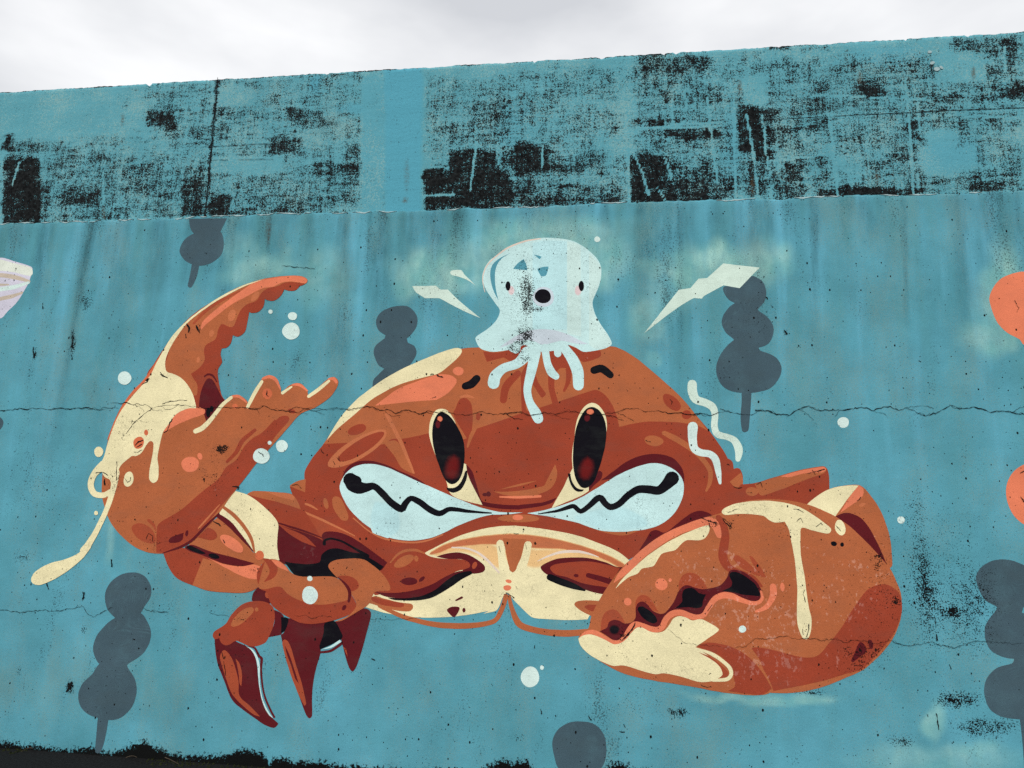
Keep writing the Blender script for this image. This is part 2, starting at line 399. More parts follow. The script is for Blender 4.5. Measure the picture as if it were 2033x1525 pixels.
def wall_material_upper():
    mt = bpy.data.materials.new('upper_wall_paint'); mt.use_nodes = True
    nt = mt.node_tree; nt.nodes.clear()
    out = N(nt, 'ShaderNodeOutputMaterial'); bs = N(nt, 'ShaderNodeBsdfPrincipled', Roughness=0.85)
    bs.inputs['Specular IOR Level'].default_value = 0.06
    pos = N(nt, 'ShaderNodeNewGeometry').outputs['Position']
    g = attr(nt, 'grime'); fresh = attr(nt, 'fresh')
    low = noise_n(nt, pos, 2.4, 4, 0.6)
    teal = mixc(nt, maprange(nt, low, 0.3, 0.7, 0, 1), UP_TEAL_A, UP_TEAL_B)
    teal = mixc(nt, fresh, teal, UP_FRESH)
    # bare grey grains showing through the thin coat
    sp = noise_n(nt, pos, 120, 3, 0.7, loc=(3, 0, 1))
    spl = math_n(nt, 'SUBTRACT', 0.575, math_n(nt, 'MULTIPLY', math_n(nt, 'SUBTRACT', noise_n(nt, pos, 3.3, 3, 0.6, loc=(8, 0, 2)), 0.42), 0.5))
    spl = math_n(nt, 'ADD', spl, math_n(nt, 'MULTIPLY', fresh, 0.15))
    spk = maprange(nt, math_n(nt, 'SUBTRACT', sp, spl), 0, 0.06, 0, 0.75)
    col = mixc(nt, spk, teal, UP_BARE)
    gr = maprange(nt, noise_n(nt, pos, 160, 2, 0.6), 0.25, 0.75, 0.90, 1.08)
    n = nt.nodes.new('ShaderNodeVectorMath'); n.operation = 'SCALE'
    nt.links.new(col, n.inputs[0]); nt.links.new(gr, n.inputs['Scale']); col = n.outputs[0]
    # black film, broken into grains, brushed sideways and down
    f1 = noise_n(nt, pos, 120, 3, 0.7)
    f2 = noise_n(nt, pos, 16, 5, 0.72, stretch=(0.35, 1, 2.2), loc=(2, 0, 6))
    f3 = noise_n(nt, pos, 18, 4, 0.66, stretch=(2.2, 1, 0.22), loc=(5, 0, 4))
    f = math_n(nt, 'ADD', math_n(nt, 'MULTIPLY', math_n(nt, 'SUBTRACT', f1, 0.5), 2.3), 0.5)
    f = math_n(nt, 'ADD', f, math_n(nt, 'MULTIPLY', math_n(nt, 'SUBTRACT', f2, 0.5), 1.05))
    f = math_n(nt, 'ADD', f, math_n(nt, 'MULTIPLY', math_n(nt, 'SUBTRACT', f3, 0.5), 0.85))
    lev = math_n(nt, 'SUBTRACT', 0.97, math_n(nt, 'MULTIPLY', g, 0.92))
    blk = maprange(nt, math_n(nt, 'SUBTRACT', f, lev), 0.0, 0.06, 0, 1.0)
    halo = maprange(nt, math_n(nt, 'SUBTRACT', f, lev), -0.26, 0.0, 0, 0.28)          # thin grey film round the black
    col = mixc(nt, halo, col, srgb(58, 92, 96))
    col = mixc(nt, blk, col, mixc(nt, maprange(nt, noise_n(nt, pos, 40, 4, 0.7, loc=(9, 0, 9)), 0.4, 0.7, 0, 1), (0.004, 0.0045, 0.005), (0.022, 0.026, 0.027)))
    pit = maprange(nt, noise_n(nt, pos, 62, 1, 0.5, loc=(1, 0, 9)), 0.80, 0.83, 0, 0.9)
    col = mixc(nt, pit, col, (0.006, 0.006, 0.007))
    rust = math_n(nt, 'MULTIPLY', attr(nt, 'rust'), maprange(nt, noise_n(nt, pos, 70, 2), 0.4, 0.6, 0.2, 0.8))
    col = mixc(nt, rust, col, (0.10, 0.075, 0.04))
    nt.links.new(col, bs.inputs['Base Color'])
    bp = N(nt, 'ShaderNodeBump', Strength=0.45, Distance=0.006)
    hh = math_n(nt, 'ADD', noise_n(nt, pos, 45, 4, 0.65), math_n(nt, 'MULTIPLY', pit, -0.6))
    hh = math_n(nt, 'ADD', hh, math_n(nt, 'MULTIPLY', noise_n(nt, pos, 7, 3, 0.6, stretch=(0.4, 1, 1.5)), 1.4))
    nt.links.new(hh, bp.inputs['Height']); nt.links.new(bp.outputs['Normal'], bs.inputs['Normal'])
    nt.links.new(bs.outputs['BSDF'], out.inputs['Surface'])
    return mt

def wall_material_lower():
    mt = bpy.data.materials.new('lower_wall_paint'); mt.use_nodes = True
    nt = mt.node_tree; nt.nodes.clear()
    out = N(nt, 'ShaderNodeOutputMaterial'); bs = N(nt, 'ShaderNodeBsdfPrincipled', Roughness=0.8)
    bs.inputs['Specular IOR Level'].default_value = 0.08
    pos = N(nt, 'ShaderNodeNewGeometry').outputs['Position']
    w = N(nt, 'ShaderNodeGroup'); w.node_tree = WEAR
    low = noise_n(nt, pos, 1.5, 4, 0.62)
    col = mixc(nt, maprange(nt, low, 0.32, 0.68, 0, 1), LOW_TEAL_A, LOW_TEAL_B)
    vert = noise_n(nt, pos, 5.5, 3, 0.6, stretch=(1.0, 1, 0.10), loc=(7, 0, 3))
    sep = nt.nodes.new('ShaderNodeSeparateXYZ'); nt.links.new(pos, sep.inputs[0])
    hi = maprange(nt, sep.outputs[2], 1.6, 3.6, 0.22, 1.0)
    vert = math_n(nt, 'MULTIPLY_ADD', math_n(nt, 'SUBTRACT', vert, 0.49), hi, 0.49)
    col = mixc(nt, maprange(nt, vert, 0.5, 0.68, 0, 0.7), col, LOW_DULL)
    col = mixc(nt, maprange(nt, vert, 0.48, 0.32, 0, 0.65), col, LOW_BRIGHT)
    st = math_n(nt, 'MULTIPLY', attr(nt, 'streak'), maprange(nt, noise_n(nt, pos, 26, 4, 0.65, stretch=(1, 1, 0.22)), 0.3, 0.65, 0.35, 1.0))
    col = mixc(nt, math_n(nt, 'MULTIPLY', st, 0.85), col, LOW_STREAK)
    pl = math_n(nt, 'MULTIPLY', attr(nt, 'pale'), maprange(nt, noise_n(nt, pos, 11, 5, 0.62, stretch=(1.5, 1, .7), loc=(2, 0, 2)), 0.30, 0.70, 0.5, 1.05))
    col = mixc(nt, math_n(nt, 'MULTIPLY', pl, 0.98), col, mixc(nt, maprange(nt, noise_n(nt, pos, 5, 2), 0.4, 0.6, 0, 1), srgb(134, 192, 182), srgb(164, 208, 196)))
    # worn grains: bare cement and thin black dust, gathered in bands
    band = noise_n(nt, pos, 2.1, 4, 0.62, stretch=(1.3, 1, 0.6), loc=(6, 0, 1))
    sp = noise_n(nt, pos, 135, 3, 0.7, loc=(3, 0, 1))
    lvl = math_n(nt, 'SUBTRACT', 0.565, math_n(nt, 'MULTIPLY', math_n(nt, 'SUBTRACT', band, 0.48), 0.75))
    col = mixc(nt, maprange(nt, math_n(nt, 'SUBTRACT', sp, lvl), 0, 0.05, 0, 0.6), col, srgb(112, 148, 147))
    sp2 = noise_n(nt, pos, 90, 3.5, 0.72, loc=(0, 0, 5))
    band2 = noise_n(nt, pos, 2.6, 5, 0.66, stretch=(1.8, 1, 0.55), loc=(1, 0, 8))
    lvl2 = math_n(nt, 'SUBTRACT', 0.66, math_n(nt, 'MULTIPLY', math_n(nt, 'SUBTRACT', band2, 0.5), 0.85))
    lvl2 = math_n(nt, 'SUBTRACT', lvl2, math_n(nt, 'MULTIPLY', attr(nt, 'streak'), 0.09))
    col = mixc(nt, maprange(nt, math_n(nt, 'SUBTRACT', sp2, lvl2), 0, 0.05, 0, 0.7), col, (0.02, 0.03, 0.034))
    tone = math_n(nt, 'MULTIPLY', w.outputs['Mottle'], w.outputs['Grain'])
    n = nt.nodes.new('ShaderNodeVectorMath'); n.operation = 'SCALE'
    nt.links.new(col, n.inputs[0]); nt.links.new(tone, n.inputs['Scale']); col = n.outputs[0]
    col = mixc(nt, w.outputs['Pits'], col, (0.005, 0.0055, 0.006))
    rust = math_n(nt, 'MULTIPLY', attr(nt, 'rust'), maprange(nt, noise_n(nt, pos, 60, 2), 0.35, 0.6, 0.2, 0.9))
    col = mixc(nt, rust, col, (0.07, 0.065, 0.05))
    # black damp rim at the foot
    ft = math_n(nt, 'ADD', attr(nt, 'foot'), math_n(nt, 'MULTIPLY', math_n(nt, 'SUBTRACT', noise_n(nt, pos, 48, 5, 0.78), 0.5), 2.4))
    col = mixc(nt, maprange(nt, ft, 0.46, 0.54, 0, 1.0), col, (0.004, 0.0045, 0.0045))
    nt.links.new(col, bs.inputs['Base Color'])
    bp = N(nt, 'ShaderNodeBump', Strength=0.30, Distance=0.005)
    hh = math_n(nt, 'SUBTRACT', noise_n(nt, pos, 55, 4, 0.65), math_n(nt, 'MULTIPLY', w.outputs['Pits'], 0.7))
    hh = math_n(nt, 'ADD', hh, math_n(nt, 'MULTIPLY', noise_n(nt, pos, 5, 3, 0.6), 1.8))
    nt.links.new(hh, bp.inputs['Height']); nt.links.new(bp.outputs['Normal'], bs.inputs['Normal'])
    nt.links.new(bs.outputs['BSDF'], out.inputs['Surface'])
    return mt

def plain(name, rgb, rough=0.9, scale=40.0, lo=0.7, hi=1.2):
    mt = bpy.data.materials.new(name); mt.use_nodes = True
    nt = mt.node_tree; bs = nt.nodes['Principled BSDF']; bs.inputs['Roughness'].default_value = rough
    bs.inputs['Specular IOR Level'].default_value = 0.06
    pos = N(nt, 'ShaderNodeNewGeometry').outputs['Position']
    n = nt.nodes.new('ShaderNodeVectorMath'); n.operation = 'SCALE'; n.inputs[0].default_value = rgb
    nt.links.new(maprange(nt, noise_n(nt, pos, scale, 4, 0.65), 0.25, 0.75, lo, hi), n.inputs['Scale'])
    nt.links.new(n.outputs[0], bs.inputs['Base Color'])
    bp = N(nt, 'ShaderNodeBump', Strength=0.5, Distance=0.006)
    nt.links.new(noise_n(nt, pos, scale * 2.5, 4, 0.65), bp.inputs['Height']); nt.links.new(bp.outputs['Normal'], bs.inputs['Normal'])
    return mt

UP_TEAL_A, UP_TEAL_B, UP_FRESH, UP_BARE = srgb(84, 148, 160), srgb(96, 162, 174), srgb(84, 156, 174), srgb(134, 172, 170)
LOW_TEAL_A, LOW_TEAL_B = srgb(79, 144, 157), srgb(91, 160, 177)
LOW_DULL, LOW_BRIGHT, LOW_STREAK = srgb(82, 140, 144), srgb(106, 180, 203), srgb(46, 88, 96)

wall = thing('concrete_wall', 'tall weathered teal concrete wall covered by the crab mural', 'wall')
fine_x = np.concatenate([np.arange(-14, -5.9, 0.1), np.arange(-5.9, 4.0, 0.0125), np.arange(4.0, 12.01, 0.1)])

# upper course: set back 2 cm, ragged top, closed over to the back of the wall
zs = np.concatenate([np.linspace(LEDGE - 0.08, WALL_TOP - 0.02, 94), [WALL_TOP]])
X, Z = np.meshgrid(fine_x, zs)
top_wob = (value_noise(fine_x, fine_x * 0, 9, 1, 3) - .5) * 0.012 + (value_noise(fine_x, fine_x * 0, 60, 1, 4) - .5) * 0.008
chips = np.clip(value_noise(fine_x, fine_x * 0, 22, 1, 5) - .78, 0, 1) * -0.10
Z[-1] += top_wob + chips; Z[-2] += top_wob * .6 + chips * .7
Y = 0.02 + (value_noise(X, Z, 1.6, 2.2, 11) - .5) * 0.006 + (value_noise(X, Z, 9, 9, 12) - .5) * 0.002
Y[-1] += 0.006
PX, PY = wall_to_picture(X, Z)
wobx = (value_noise(X, Z, 10, 10, 21) - .5) * 18 + (value_noise(X, Z, 40, 40, 22) - .5) * 8
woby = (value_noise(X, Z, 10, 10, 23) - .5) * 12 + (value_noise(X, Z, 40, 40, 24) - .5) * 6
in_frame = (PX > -40) & (PX < 2080)
grime = np.maximum(rect_field(PX + wobx * 1.4, PY + woby * 1.4, [(a, b, c, d, e * .8 + .19) for a, b, c, d, e in GRIME], 24), rect_field(PX + wobx, PY + woby, GRIME, 9) * .92)
sharp = rect_field(PX + wobx * .35, PY + woby * .35, [r for r in GRIME if r[4] > .84], 4)
grime = np.maximum(grime, sharp * .80)
grime = grime + (value_noise(X, Z, 26, 26, 25) - .5) * .22 + (value_noise(X, Z, 8, 14, 26) - .5) * .18 + .02
rest = np.clip(value_noise(X, Z, 3.5, 5, 31) * 1.1 + value_noise(X, Z, 1.1, 1.3, 32) * .6 - .62, 0, 1)
grime = np.where(in_frame, grime, rest)
cl = rect_field(PX + wobx * .4, PY + woby * .4, CLEAN, 10)
grime = grime - cl * .75
for pts, hw in SCRATCH:
    grime = grime - 1.2 * np.clip(1.6 - dist_polyline(PX, PY, pts) / hw, 0, 1)
edge = np.clip(1 - (WALL_TOP - Z) / 0.02, 0, 1) * (0.35 + .9 * np.clip(value_noise(X, Z * 0, 5, 1, 33) * 1.5 - .5, 0, 1))
grime = np.maximum(grime, edge)
joint = np.clip(1.5 - dist_polyline(PX + (value_noise(X, Z, 30, 30, 41) - .5) * 7, PY, [(430, 150), (418, 280), (404, 433)]) / 4.5, 0, 1)
grime = np.maximum(grime, joint * .72)
fresh = rect_field(PX + wobx * .3, PY, [(762, 120, 836, 430, 1.0), (718, 150, 762, 420, .35)], 7)
fresh = np.maximum(fresh, blob_field(PX + wobx, PY + woby, [(626, 165, 14, 18, .8), (1450, 300, 14, 90, .3), (1890, 300, 70, 35, .5), (1010, 250, 40, 60, .25), (1760, 110, 90, 22, .4), (700, 215, 30, 12, .5)]))
rust = blob_field(PX, PY, [(240, 236, 3, 12, .9), (1470, 170, 4, 14, .9), (1709, 150, 4, 12, .9), (1936, 142, 4, 14, .9), (202, 420, 3, 14, .7), (806, 345, 5, 30, .5), (1743, 350, 4, 14, .8), (803, 395, 6, 6, .9), (1495, 368, 4, 20, .7)])
rows_z = [Z[i] for i in range(len(zs))] + [Z[-1] + 0.012, Z[-1] * 0 + WALL_TOP - .004, Z[-1] * 0]
rows_y = [Y[i] for i in range(len(zs))] + [Z[-1] * 0 + 0.10, Z[-1] * 0 + 0.55, Z[-1] * 0 + 0.55]
ext = lambda a, v=0.0: np.vstack([a, np.full((3, a.shape[1]), v)])
grid_object('upper_course', fine_x, np.array(rows_z), np.array(rows_y), wall_material_upper(),
            {'grime': ext(grime, .5), 'fresh': ext(fresh), 'rust': ext(rust)}, wall)

# lower course: the painted render, 2 cm proud, broken upper edge
fx2 = np.concatenate([np.arange(-14, -5.9, 0.1), np.arange(-5.9, 4.0, 0.02), np.arange(4.0, 12.01, 0.1)])
zs2 = np.concatenate([np.arange(0.0, LEDGE - 0.03, 0.02), [LEDGE - 0.014, LEDGE]])
X, Z = np.meshgrid(fx2, zs2)
led = (value_noise(fx2, fx2 * 0, 2.2, 1, 51) - .5) * 0.022 + (value_noise(fx2, fx2 * 0, 14, 1, 52) - .5) * 0.016 + (value_noise(fx2, fx2 * 0, 60, 1, 53) - .5) * 0.010
Z[-1] += led; Z[-2] += led * .7
Y = np.zeros_like(X); Y[-1] += 0.004
PX, PY = wall_to_picture(X, Z)
below = (LEDGE - Z)
streak = np.zeros_like(X)
for (sx, ln, hw, s) in STREAK:
    x0, z0 = on_wall(sx, 445 - 0.032 * sx); _, z1 = on_wall(sx, 445 - 0.032 * sx + ln); x1, _ = on_wall(sx + hw, 445 - 0.032 * sx)
    t = np.clip((z0 - Z) / (z0 - z1), 0, 2)
    w = abs(x1 - x0) * (0.9 + .3 * np.sin(t * 5 + sx))
    xx = x0 + 0.02 * np.sin(t * 3 + sx)
    f = np.clip(1.3 - np.abs(X - xx) / w, 0, 1) * np.clip(1.25 - t, 0, 1)
    streak = np.maximum(streak, min(1.0, s * 1.35) * f)
streak = np.maximum(streak, np.clip(1 - below / 0.9, 0, 1) * np.clip(value_noise(X, Z, 12, .4, 61) * 1.6 - .75, 0, 1) * .8)
streak = np.maximum(streak, np.clip(1 - below / 0.05, 0, 1) * np.clip(value_noise(X, Z * 0, 18, 1, 63) * 1.4 - .5, 0, 1) * .55)
pale = blob_field(PX + (value_noise(X, Z, 9, 9, 71) - .5) * 30, PY + (value_noise(X, Z, 9, 9, 72) - .5) * 24, PALE)
FOOT = [(-300,1440),(0,1470),(60,1480),(130,1493),(180,1480),(200,1490),(225,1497),(262,1482),(285,1470),(320,1488),(360,1500),(400,1496),(450,1500),(490,1490),(520,1494),
        (535,1520),(548,1502),(580,1512),(640,1510),(690,1520),(800,1532),(950,1530),(1000,1511),(1050,1514),(1060,1530),(1195,1530),(1210,1516),(1230,1520),(1300,1532),(2033,1562),(2600,1580)]
fw_ = [on_wall(*p) for p in FOOT]
foot_h = np.interp(fx2, [p[0] for p in fw_], [p[1] for p in fw_])[None, :] + 0.03 * (value_noise(X, Z * 0, 17, 1, 82) - .5) + 0.02 * (value_noise(X, Z * 0, 50, 1, 83) - .5)
foot_h = np.maximum(foot_h, 0.02)
foot = np.clip(0.5 + (foot_h - Z) / 0.10, -.3, 1.3)
rust = blob_field(PX, PY, [(533, 460, 4, 28, .9), (1797, 560, 3, 60, .3)])
rz = np.vstack([Z, Z[-1:] + 0.002]); ry = np.vstack([Y, Y[-1:] * 0 + 0.06])
e1 = lambda a: np.vstack([a, a[-1:]])
grid_object('lower_course', fx2, rz, ry, wall_material_lower(),
            {'streak': e1(streak), 'pale': e1(pale), 'foot': e1(foot), 'rust': e1(rust), 'mildew': e1(cone_field(PX, PY, MILDEW)), 'peel': e1(PX * 0)}, wall)

# ground: one sheet of dark asphalt
asphalt = plain('asphalt', (0.014, 0.014, 0.0145), 0.95, 60, 0.4, 1.6)
ground = mesh_object('ground', [(-300, -300, 0), (300, -300, 0), (300, 300, 0), (-300, 300, 0)], [(0, 1, 2, 3)], asphalt)
ground['kind'] = 'structure'; ground['label'] = 'dark asphalt ground at the foot of the wall'

# ------------------------------------------------------------------ the mural: sheets of paint lying on the wall
from mathutils.geometry import delaunay_2d_cdt
TILE = {'A': (180, 530, .25578), 'B': (40, 800, .25578), 'C': (300, 920, .25578), 'D': (400, 1100, .23613), 'E': (560, 670, .25578),
        'F': (1000, 670, .25578), 'G': (900, 450, .19675), 'H': (660, 980, .20659), 'I': (960, 960, .20659), 'J': (1140, 970, .19675),
        'K': (1400, 910, .19675), 'L': (1140, 1130, .19675), 'M': (1440, 1130, .19675), 'N': (0, 400, .24594), 'Q': (1500, 350, .2623),
        'S': (1633, 1200, .2131), 'T': (720, 480, .19022), 'U': (1240, 480, .26239), 'V': (1780, 880, .42308), 'W': (120, 1110, .27228),
        'X': (1000, 1280, .16069), 'Y': (0, 760, .20659), 'Z': (1500, 740, .26217), 'P': (0, 0, 1.0)}
COLOURS = {
 'orange': srgb(176, 99, 62), 'rust': srgb(154, 66, 45), 'brick': srgb(164, 76, 50), 'tan': srgb(194, 112, 74), 'salmon': srgb(226, 126, 92), 'coral': srgb(208, 108, 72),
 'maroon': srgb(92, 26, 32), 'blood': srgb(104, 24, 24), 'black': srgb(16, 14, 21), 'cream': srgb(236, 225, 180), 'peach': srgb(232, 190, 132),
 'white': srgb(198, 231, 229), 'ice': srgb(189, 228, 230), 'foam': srgb(203, 230, 224), 'mint': srgb(208, 228, 214), 'bubble': srgb(212, 233, 226), 'pink': srgb(200, 212, 220), 'blush': srgb(222, 200, 200),
 'slate': srgb(67, 88, 98), 'slate_edge': srgb(86, 116, 130), 'sea': srgb(86, 152, 168), 'lilac': srgb(210, 207, 221), 'ivory': srgb(222, 228, 214), 'beige': srgb(198, 184, 166), 'chalk': srgb(226, 208, 192),
 'crack': srgb(20, 22, 24), 'chip': srgb(160, 184, 186),
}
CRACKLE = {'foam', 'white', 'ice', 'mint', 'bubble', 'cream'}
def pmat(c, under=None):
    return paint(c, COLOURS[c], under=COLOURS[under] if under else None, crackle=0.8 if c in CRACKLE else 0.0,
                 peel=0.25 if c in CRACKLE or c in ('black', 'slate') else 0.8, brush=srgb(88, 124, 134) if c == 'slate' else None)

def parse(spec, tile):
    """'x,y x,y! B:x,y ...' -> picture points (x, y, extra, corner)"""
    pts = []
    for tok in spec.split():
        here = tile
        if ':' in tok: here, tok = tok.split(':')
        corner = tok.endswith('!'); tok = tok.rstrip('!')
        v = [float(q) for q in tok.split(',')]
        ox, oy, s = TILE[here]
        pts.append((ox + v[0] * s, oy + v[1] * s, v[2] * s if len(v) > 2 else 0.0, corner))
    return pts

def spline(pts, closed, step=5.0):
    n = len(pts); out = []
    for i in range(n if closed else n - 1):
        p1, p2 = pts[i], pts[(i + 1) % n]
        p0 = pts[i - 1] if (closed or i > 0) else p1
        p3 = pts[(i + 2) % n] if (closed or i + 2 < n) else p2
        m1 = [0, 0, 0] if p1[3] else [(p2[k] - p0[k]) * .5 for k in range(3)]
        m2 = [0, 0, 0] if p2[3] else [(p3[k] - p1[k]) * .5 for k in range(3)]
        L = math.hypot(p2[0] - p1[0], p2[1] - p1[1])
        for mm in (m1, m2):          # keep tangents from overshooting on uneven spacing
            q = math.hypot(mm[0], mm[1])
            if q > L: mm[0] *= L / q; mm[1] *= L / q
        if p1[3]: m1 = [(p2[k] - p1[k]) * .9 - m2[k] * .3 for k in range(3)] if not p2[3] else [p2[k] - p1[k] for k in range(3)]
        if p2[3]: m2 = [(p2[k] - p1[k]) * .9 - m1[k] * .3 for k in range(3)] if not p1[3] else [p2[k] - p1[k] for k in range(3)]
        k = max(2, min(14, int(L / step) + 1))
        for j in range(k):
            t = j / k; t2, t3 = t * t, t * t * t
            h = (2 * t3 - 3 * t2 + 1, t3 - 2 * t2 + t, -2 * t3 + 3 * t2, t3 - t2)
            out.append(tuple(h[0] * p1[c] + h[1] * m1[c] + h[2] * p2[c] + h[3] * m2[c] for c in range(3)))
    if not closed: out.append(pts[-1][:3])
    return out

def wobble(pts, amp=0.45):
    return [(x + amp * mnoise.noise((x * .06, y * .06, 1.3)), y + amp * mnoise.noise((x * .06, y * .06, 8.1))) for x, y in pts]

def outline_stroke(c):
    L, R_ = [], []
    n = len(c)
    for i, (x, y, w) in enumerate(c):
        a, b = c[max(0, i - 1)], c[min(n - 1, i + 1)]
        dx, dy = b[0] - a[0], b[1] - a[1]; q = math.hypot(dx, dy) or 1
        nx, ny = -dy / q * w / 2, dx / q * w / 2
        L.append((x + nx, y + ny)); R_.append((x - nx, y - ny))
    def cap(p, q, r):   # half round end from q to r about p
        a0 = math.atan2(q[1] - p[1], q[0] - p[0]); rad = math.hypot(q[0] - p[0], q[1] - p[1])
        return [(p[0] + rad * math.cos(a0 - math.pi * k / 6), p[1] + rad * math.sin(a0 - math.pi * k / 6)) for k in range(1, 6)]
    return L + cap(c[-1], L[-1], R_[-1]) + R_[::-1] + cap(c[0], R_[0], L[0])

LEVELS = []
def level_for(b):
    lv = 0
    for (q, l) in LEVELS:
        if q[0] < b[2] and b[0] < q[2] and q[1] < b[3] and b[1] < q[3]: lv = max(lv, l + 1)
    LEVELS.append((b, lv))
    return lv

def sheet(name, poly, colour, parent, soft=0.0, under=None, level=None, mat=None):
    """poly: picture outline; laid on the wall as one coat of paint above the coats beneath it"""
    q = [poly[0]]
    for p in poly[1:]:
        if math.hypot(p[0] - q[-1][0], p[1] - q[-1][1]) > 0.25: q.append(p)
    poly = wobble(q)
    xs, ys = [p[0] for p in poly], [p[1] for p in poly]
    lv = level_for((min(xs), min(ys), max(xs), max(ys))) if level is None else level
    y = -(0.0004 + 0.00006 * lv)
    # fill the outline, with inner points every few centimetres so that wear can vary across it
    n0 = len(poly)
    gx, gy = np.meshgrid(np.arange(min(xs) + 3, max(xs) - 2, 7.0), np.arange(min(ys) + 3, max(ys) - 2, 7.0))
    gx, gy = gx.ravel(), gy.ravel()
    inside = np.zeros(len(gx), bool); near = np.full(len(gx), 1e9)
    for (ax, ay), (bx, by) in zip(poly, poly[1:] + poly[:1]):
        cr_ = ((ay > gy) != (by > gy)) & (gx < (bx - ax) * (gy - ay) / ((by - ay) if by != ay else 1e-9) + ax)
        inside ^= cr_
        near = np.minimum(near, np.hypot(gx - ax, gy - ay))
    keep = inside & (near > 2.5)
    v2 = [Vector(p) for p in poly] + [Vector((a_, b_)) for a_, b_ in zip(gx[keep].tolist(), gy[keep].tolist())]
    vo, _, fo_, ov, _, _ = delaunay_2d_cdt(v2, [(i, (i + 1) % n0) for i in range(n0)], [], 1, 1e-4)
    pic = [(v.x, v.y) for v in vo]
    verts = []
    for p in pic:
        x, z = on_wall(*p); verts.append((x, y, max(z, 0.01)))
    faces = [tuple(f) for f in fo_]
    fade = None
    if soft:
        area = sum(a[0] * b[1] - b[0] * a[1] for a, b in zip(poly, poly[1:] + poly[:1]))
        sg = 1 if area > 0 else -1
        n = len(poly); base = len(verts); inner_n = base
        for p in poly:
            x, z = on_wall(*p); verts.append((x, y, max(z, 0.01))); pic.append(p)
        for i in range(n):
            a, b = poly[i - 1], poly[(i + 1) % n]
            dx, dy = b[0] - a[0], b[1] - a[1]; l = math.hypot(dx, dy) or 1
            p = (poly[i][0] + sg * dy / l * soft, poly[i][1] - sg * dx / l * soft)
            x, z = on_wall(*p)
            verts.append((x, y, max(z, 0.01))); pic.append(p)
        faces += [(base + i, base + (i + 1) % n, base + n + (i + 1) % n, base + n + i) for i in range(n)]
        fade = [1.0] * (inner_n + n) + [0.0] * n
    o = mesh_object(name, verts, faces, mat or pmat(colour, under), parent)
    me = o.data
    bm = bmesh.new(); bm.from_mesh(me)
    for f in bm.faces:
        if f.normal.y > 0: f.normal_flip()
    bm.to_mesh(me); bm.free()
    pxa, pya = np.array([p[0] for p in pic]), np.array([p[1] for p in pic])
    for nm, bl in (('mildew', MILDEW), ('peel', PEEL)):
        a = me.attributes.new(nm, 'FLOAT', 'POINT'); a.data.foreach_set('value', cone_field(pxa, pya, bl).astype(np.float32))
    if fade:
        a = me.attributes.new('fade', 'FLOAT', 'POINT'); a.data.foreach_set('value', fade)
    return o

def S(name, colour, tile, spec, parent=None, **kw):
    return sheet(name, [p[:2] for p in spline(parse(spec, tile), True)], colour, parent, **kw)
def K(name, colour, tile, spec, parent=None, **kw):
    return sheet(name, outline_stroke(spline(parse(spec, tile), False)), colour, parent, **kw)
def E(name, colour, tile, cx, cy, rx, ry, parent=None, ang=0.0, **kw):
    ox, oy, s = TILE[tile]; a = math.radians(ang); out = []
    for k in range(36):
        t = 2 * math.pi * k / 36
        u, v = rx * math.cos(t) * (1 + .03 * math.sin(3 * t + cx)), ry * math.sin(t) * (1 + .03 * math.cos(2 * t + cy))
        out.append((ox + s * (cx + u * math.cos(a) - v * math.sin(a)), oy + s * (cy + u * math.sin(a) + v * math.cos(a))))
    return sheet(name, out, colour, parent, **kw)
def tag(o, label, cat, group=None):
    o['label'] = label; o['category'] = cat
    if group: o['group'] = group
    return o
def figure(name, label, cat, px, py, group=None):
    x, z = on_wall(px, py)
    return thing(name, label, cat, (x, 0, z), group)

# ---- skewers of three balls, in slate silhouettes
SK = 'painted skewer silhouettes'
def skewer(label, px, py, balls, stick=None, tile='P'):
    r = figure('painted_skewer', label, 'painted skewer', px, py, SK)
    if stick: S('stick', 'slate', tile, stick, r)
    for b in balls: S('ball', 'slate', tile, b, r)
    return r
skewer('slate grey skewer silhouette hanging from the ledge at upper left', 378, 565,
       ['1525,140! 1535,210 1560,255 1600,290 1760,270 1790,220 1835,136!', '1560,262 1490,310 1450,390 1470,450 1520,495 1610,520 1700,500 1780,440 1805,370 1800,290 1770,240'],
       '1550,480! 1612,500! 1590,600 1550,690 1530,697 1515,680 1540,560', 'N')
skewer('slate grey skewer silhouette half hidden behind the crab shell beside its raised claw', 780, 770,
       ['140,860 150,790 200,730 290,685 400,667 480,680 540,730 572,800 565,880 520,950 460,1010 340,1040 230,1000 240,980 170,930',
        '115,1160 130,1090 200,1030 240,1000 340,970 455,1000 470,1050 540,1090 562,1160 540,1220 480,1300 400,1340 300,1360 235,1330 160,1280',
        '235,1320 160,1390 110,1450 105,1560! 300,1430 500,1310 400,1270 300,1290'], None, 'T')
skewer('slate grey skewer silhouette of three balls below the large right lightning bolt', 1475, 858,
       ['755,338 750,380 790,440 835,470 820,520 920,545 1010,540 1010,510 1060,450 1072,380 1050,310 1000,270 960,262 880,330',
        '835,468 770,520 735,600 760,680 830,745 820,785 920,810 1020,800 1090,770 1125,700 1125,640 1090,580 1010,520 920,480',
        '830,742 740,830 695,930 700,1020 750,1100 850,1140 980,1142 1100,1110 1170,1030 1188,960 1160,890 1100,850 1020,820 1010,785 900,730'],
       '885,1070! 965,1070! 960,1150 950,1300 935,1430 905,1443 888,1430 878,1330 885,1200', 'U')
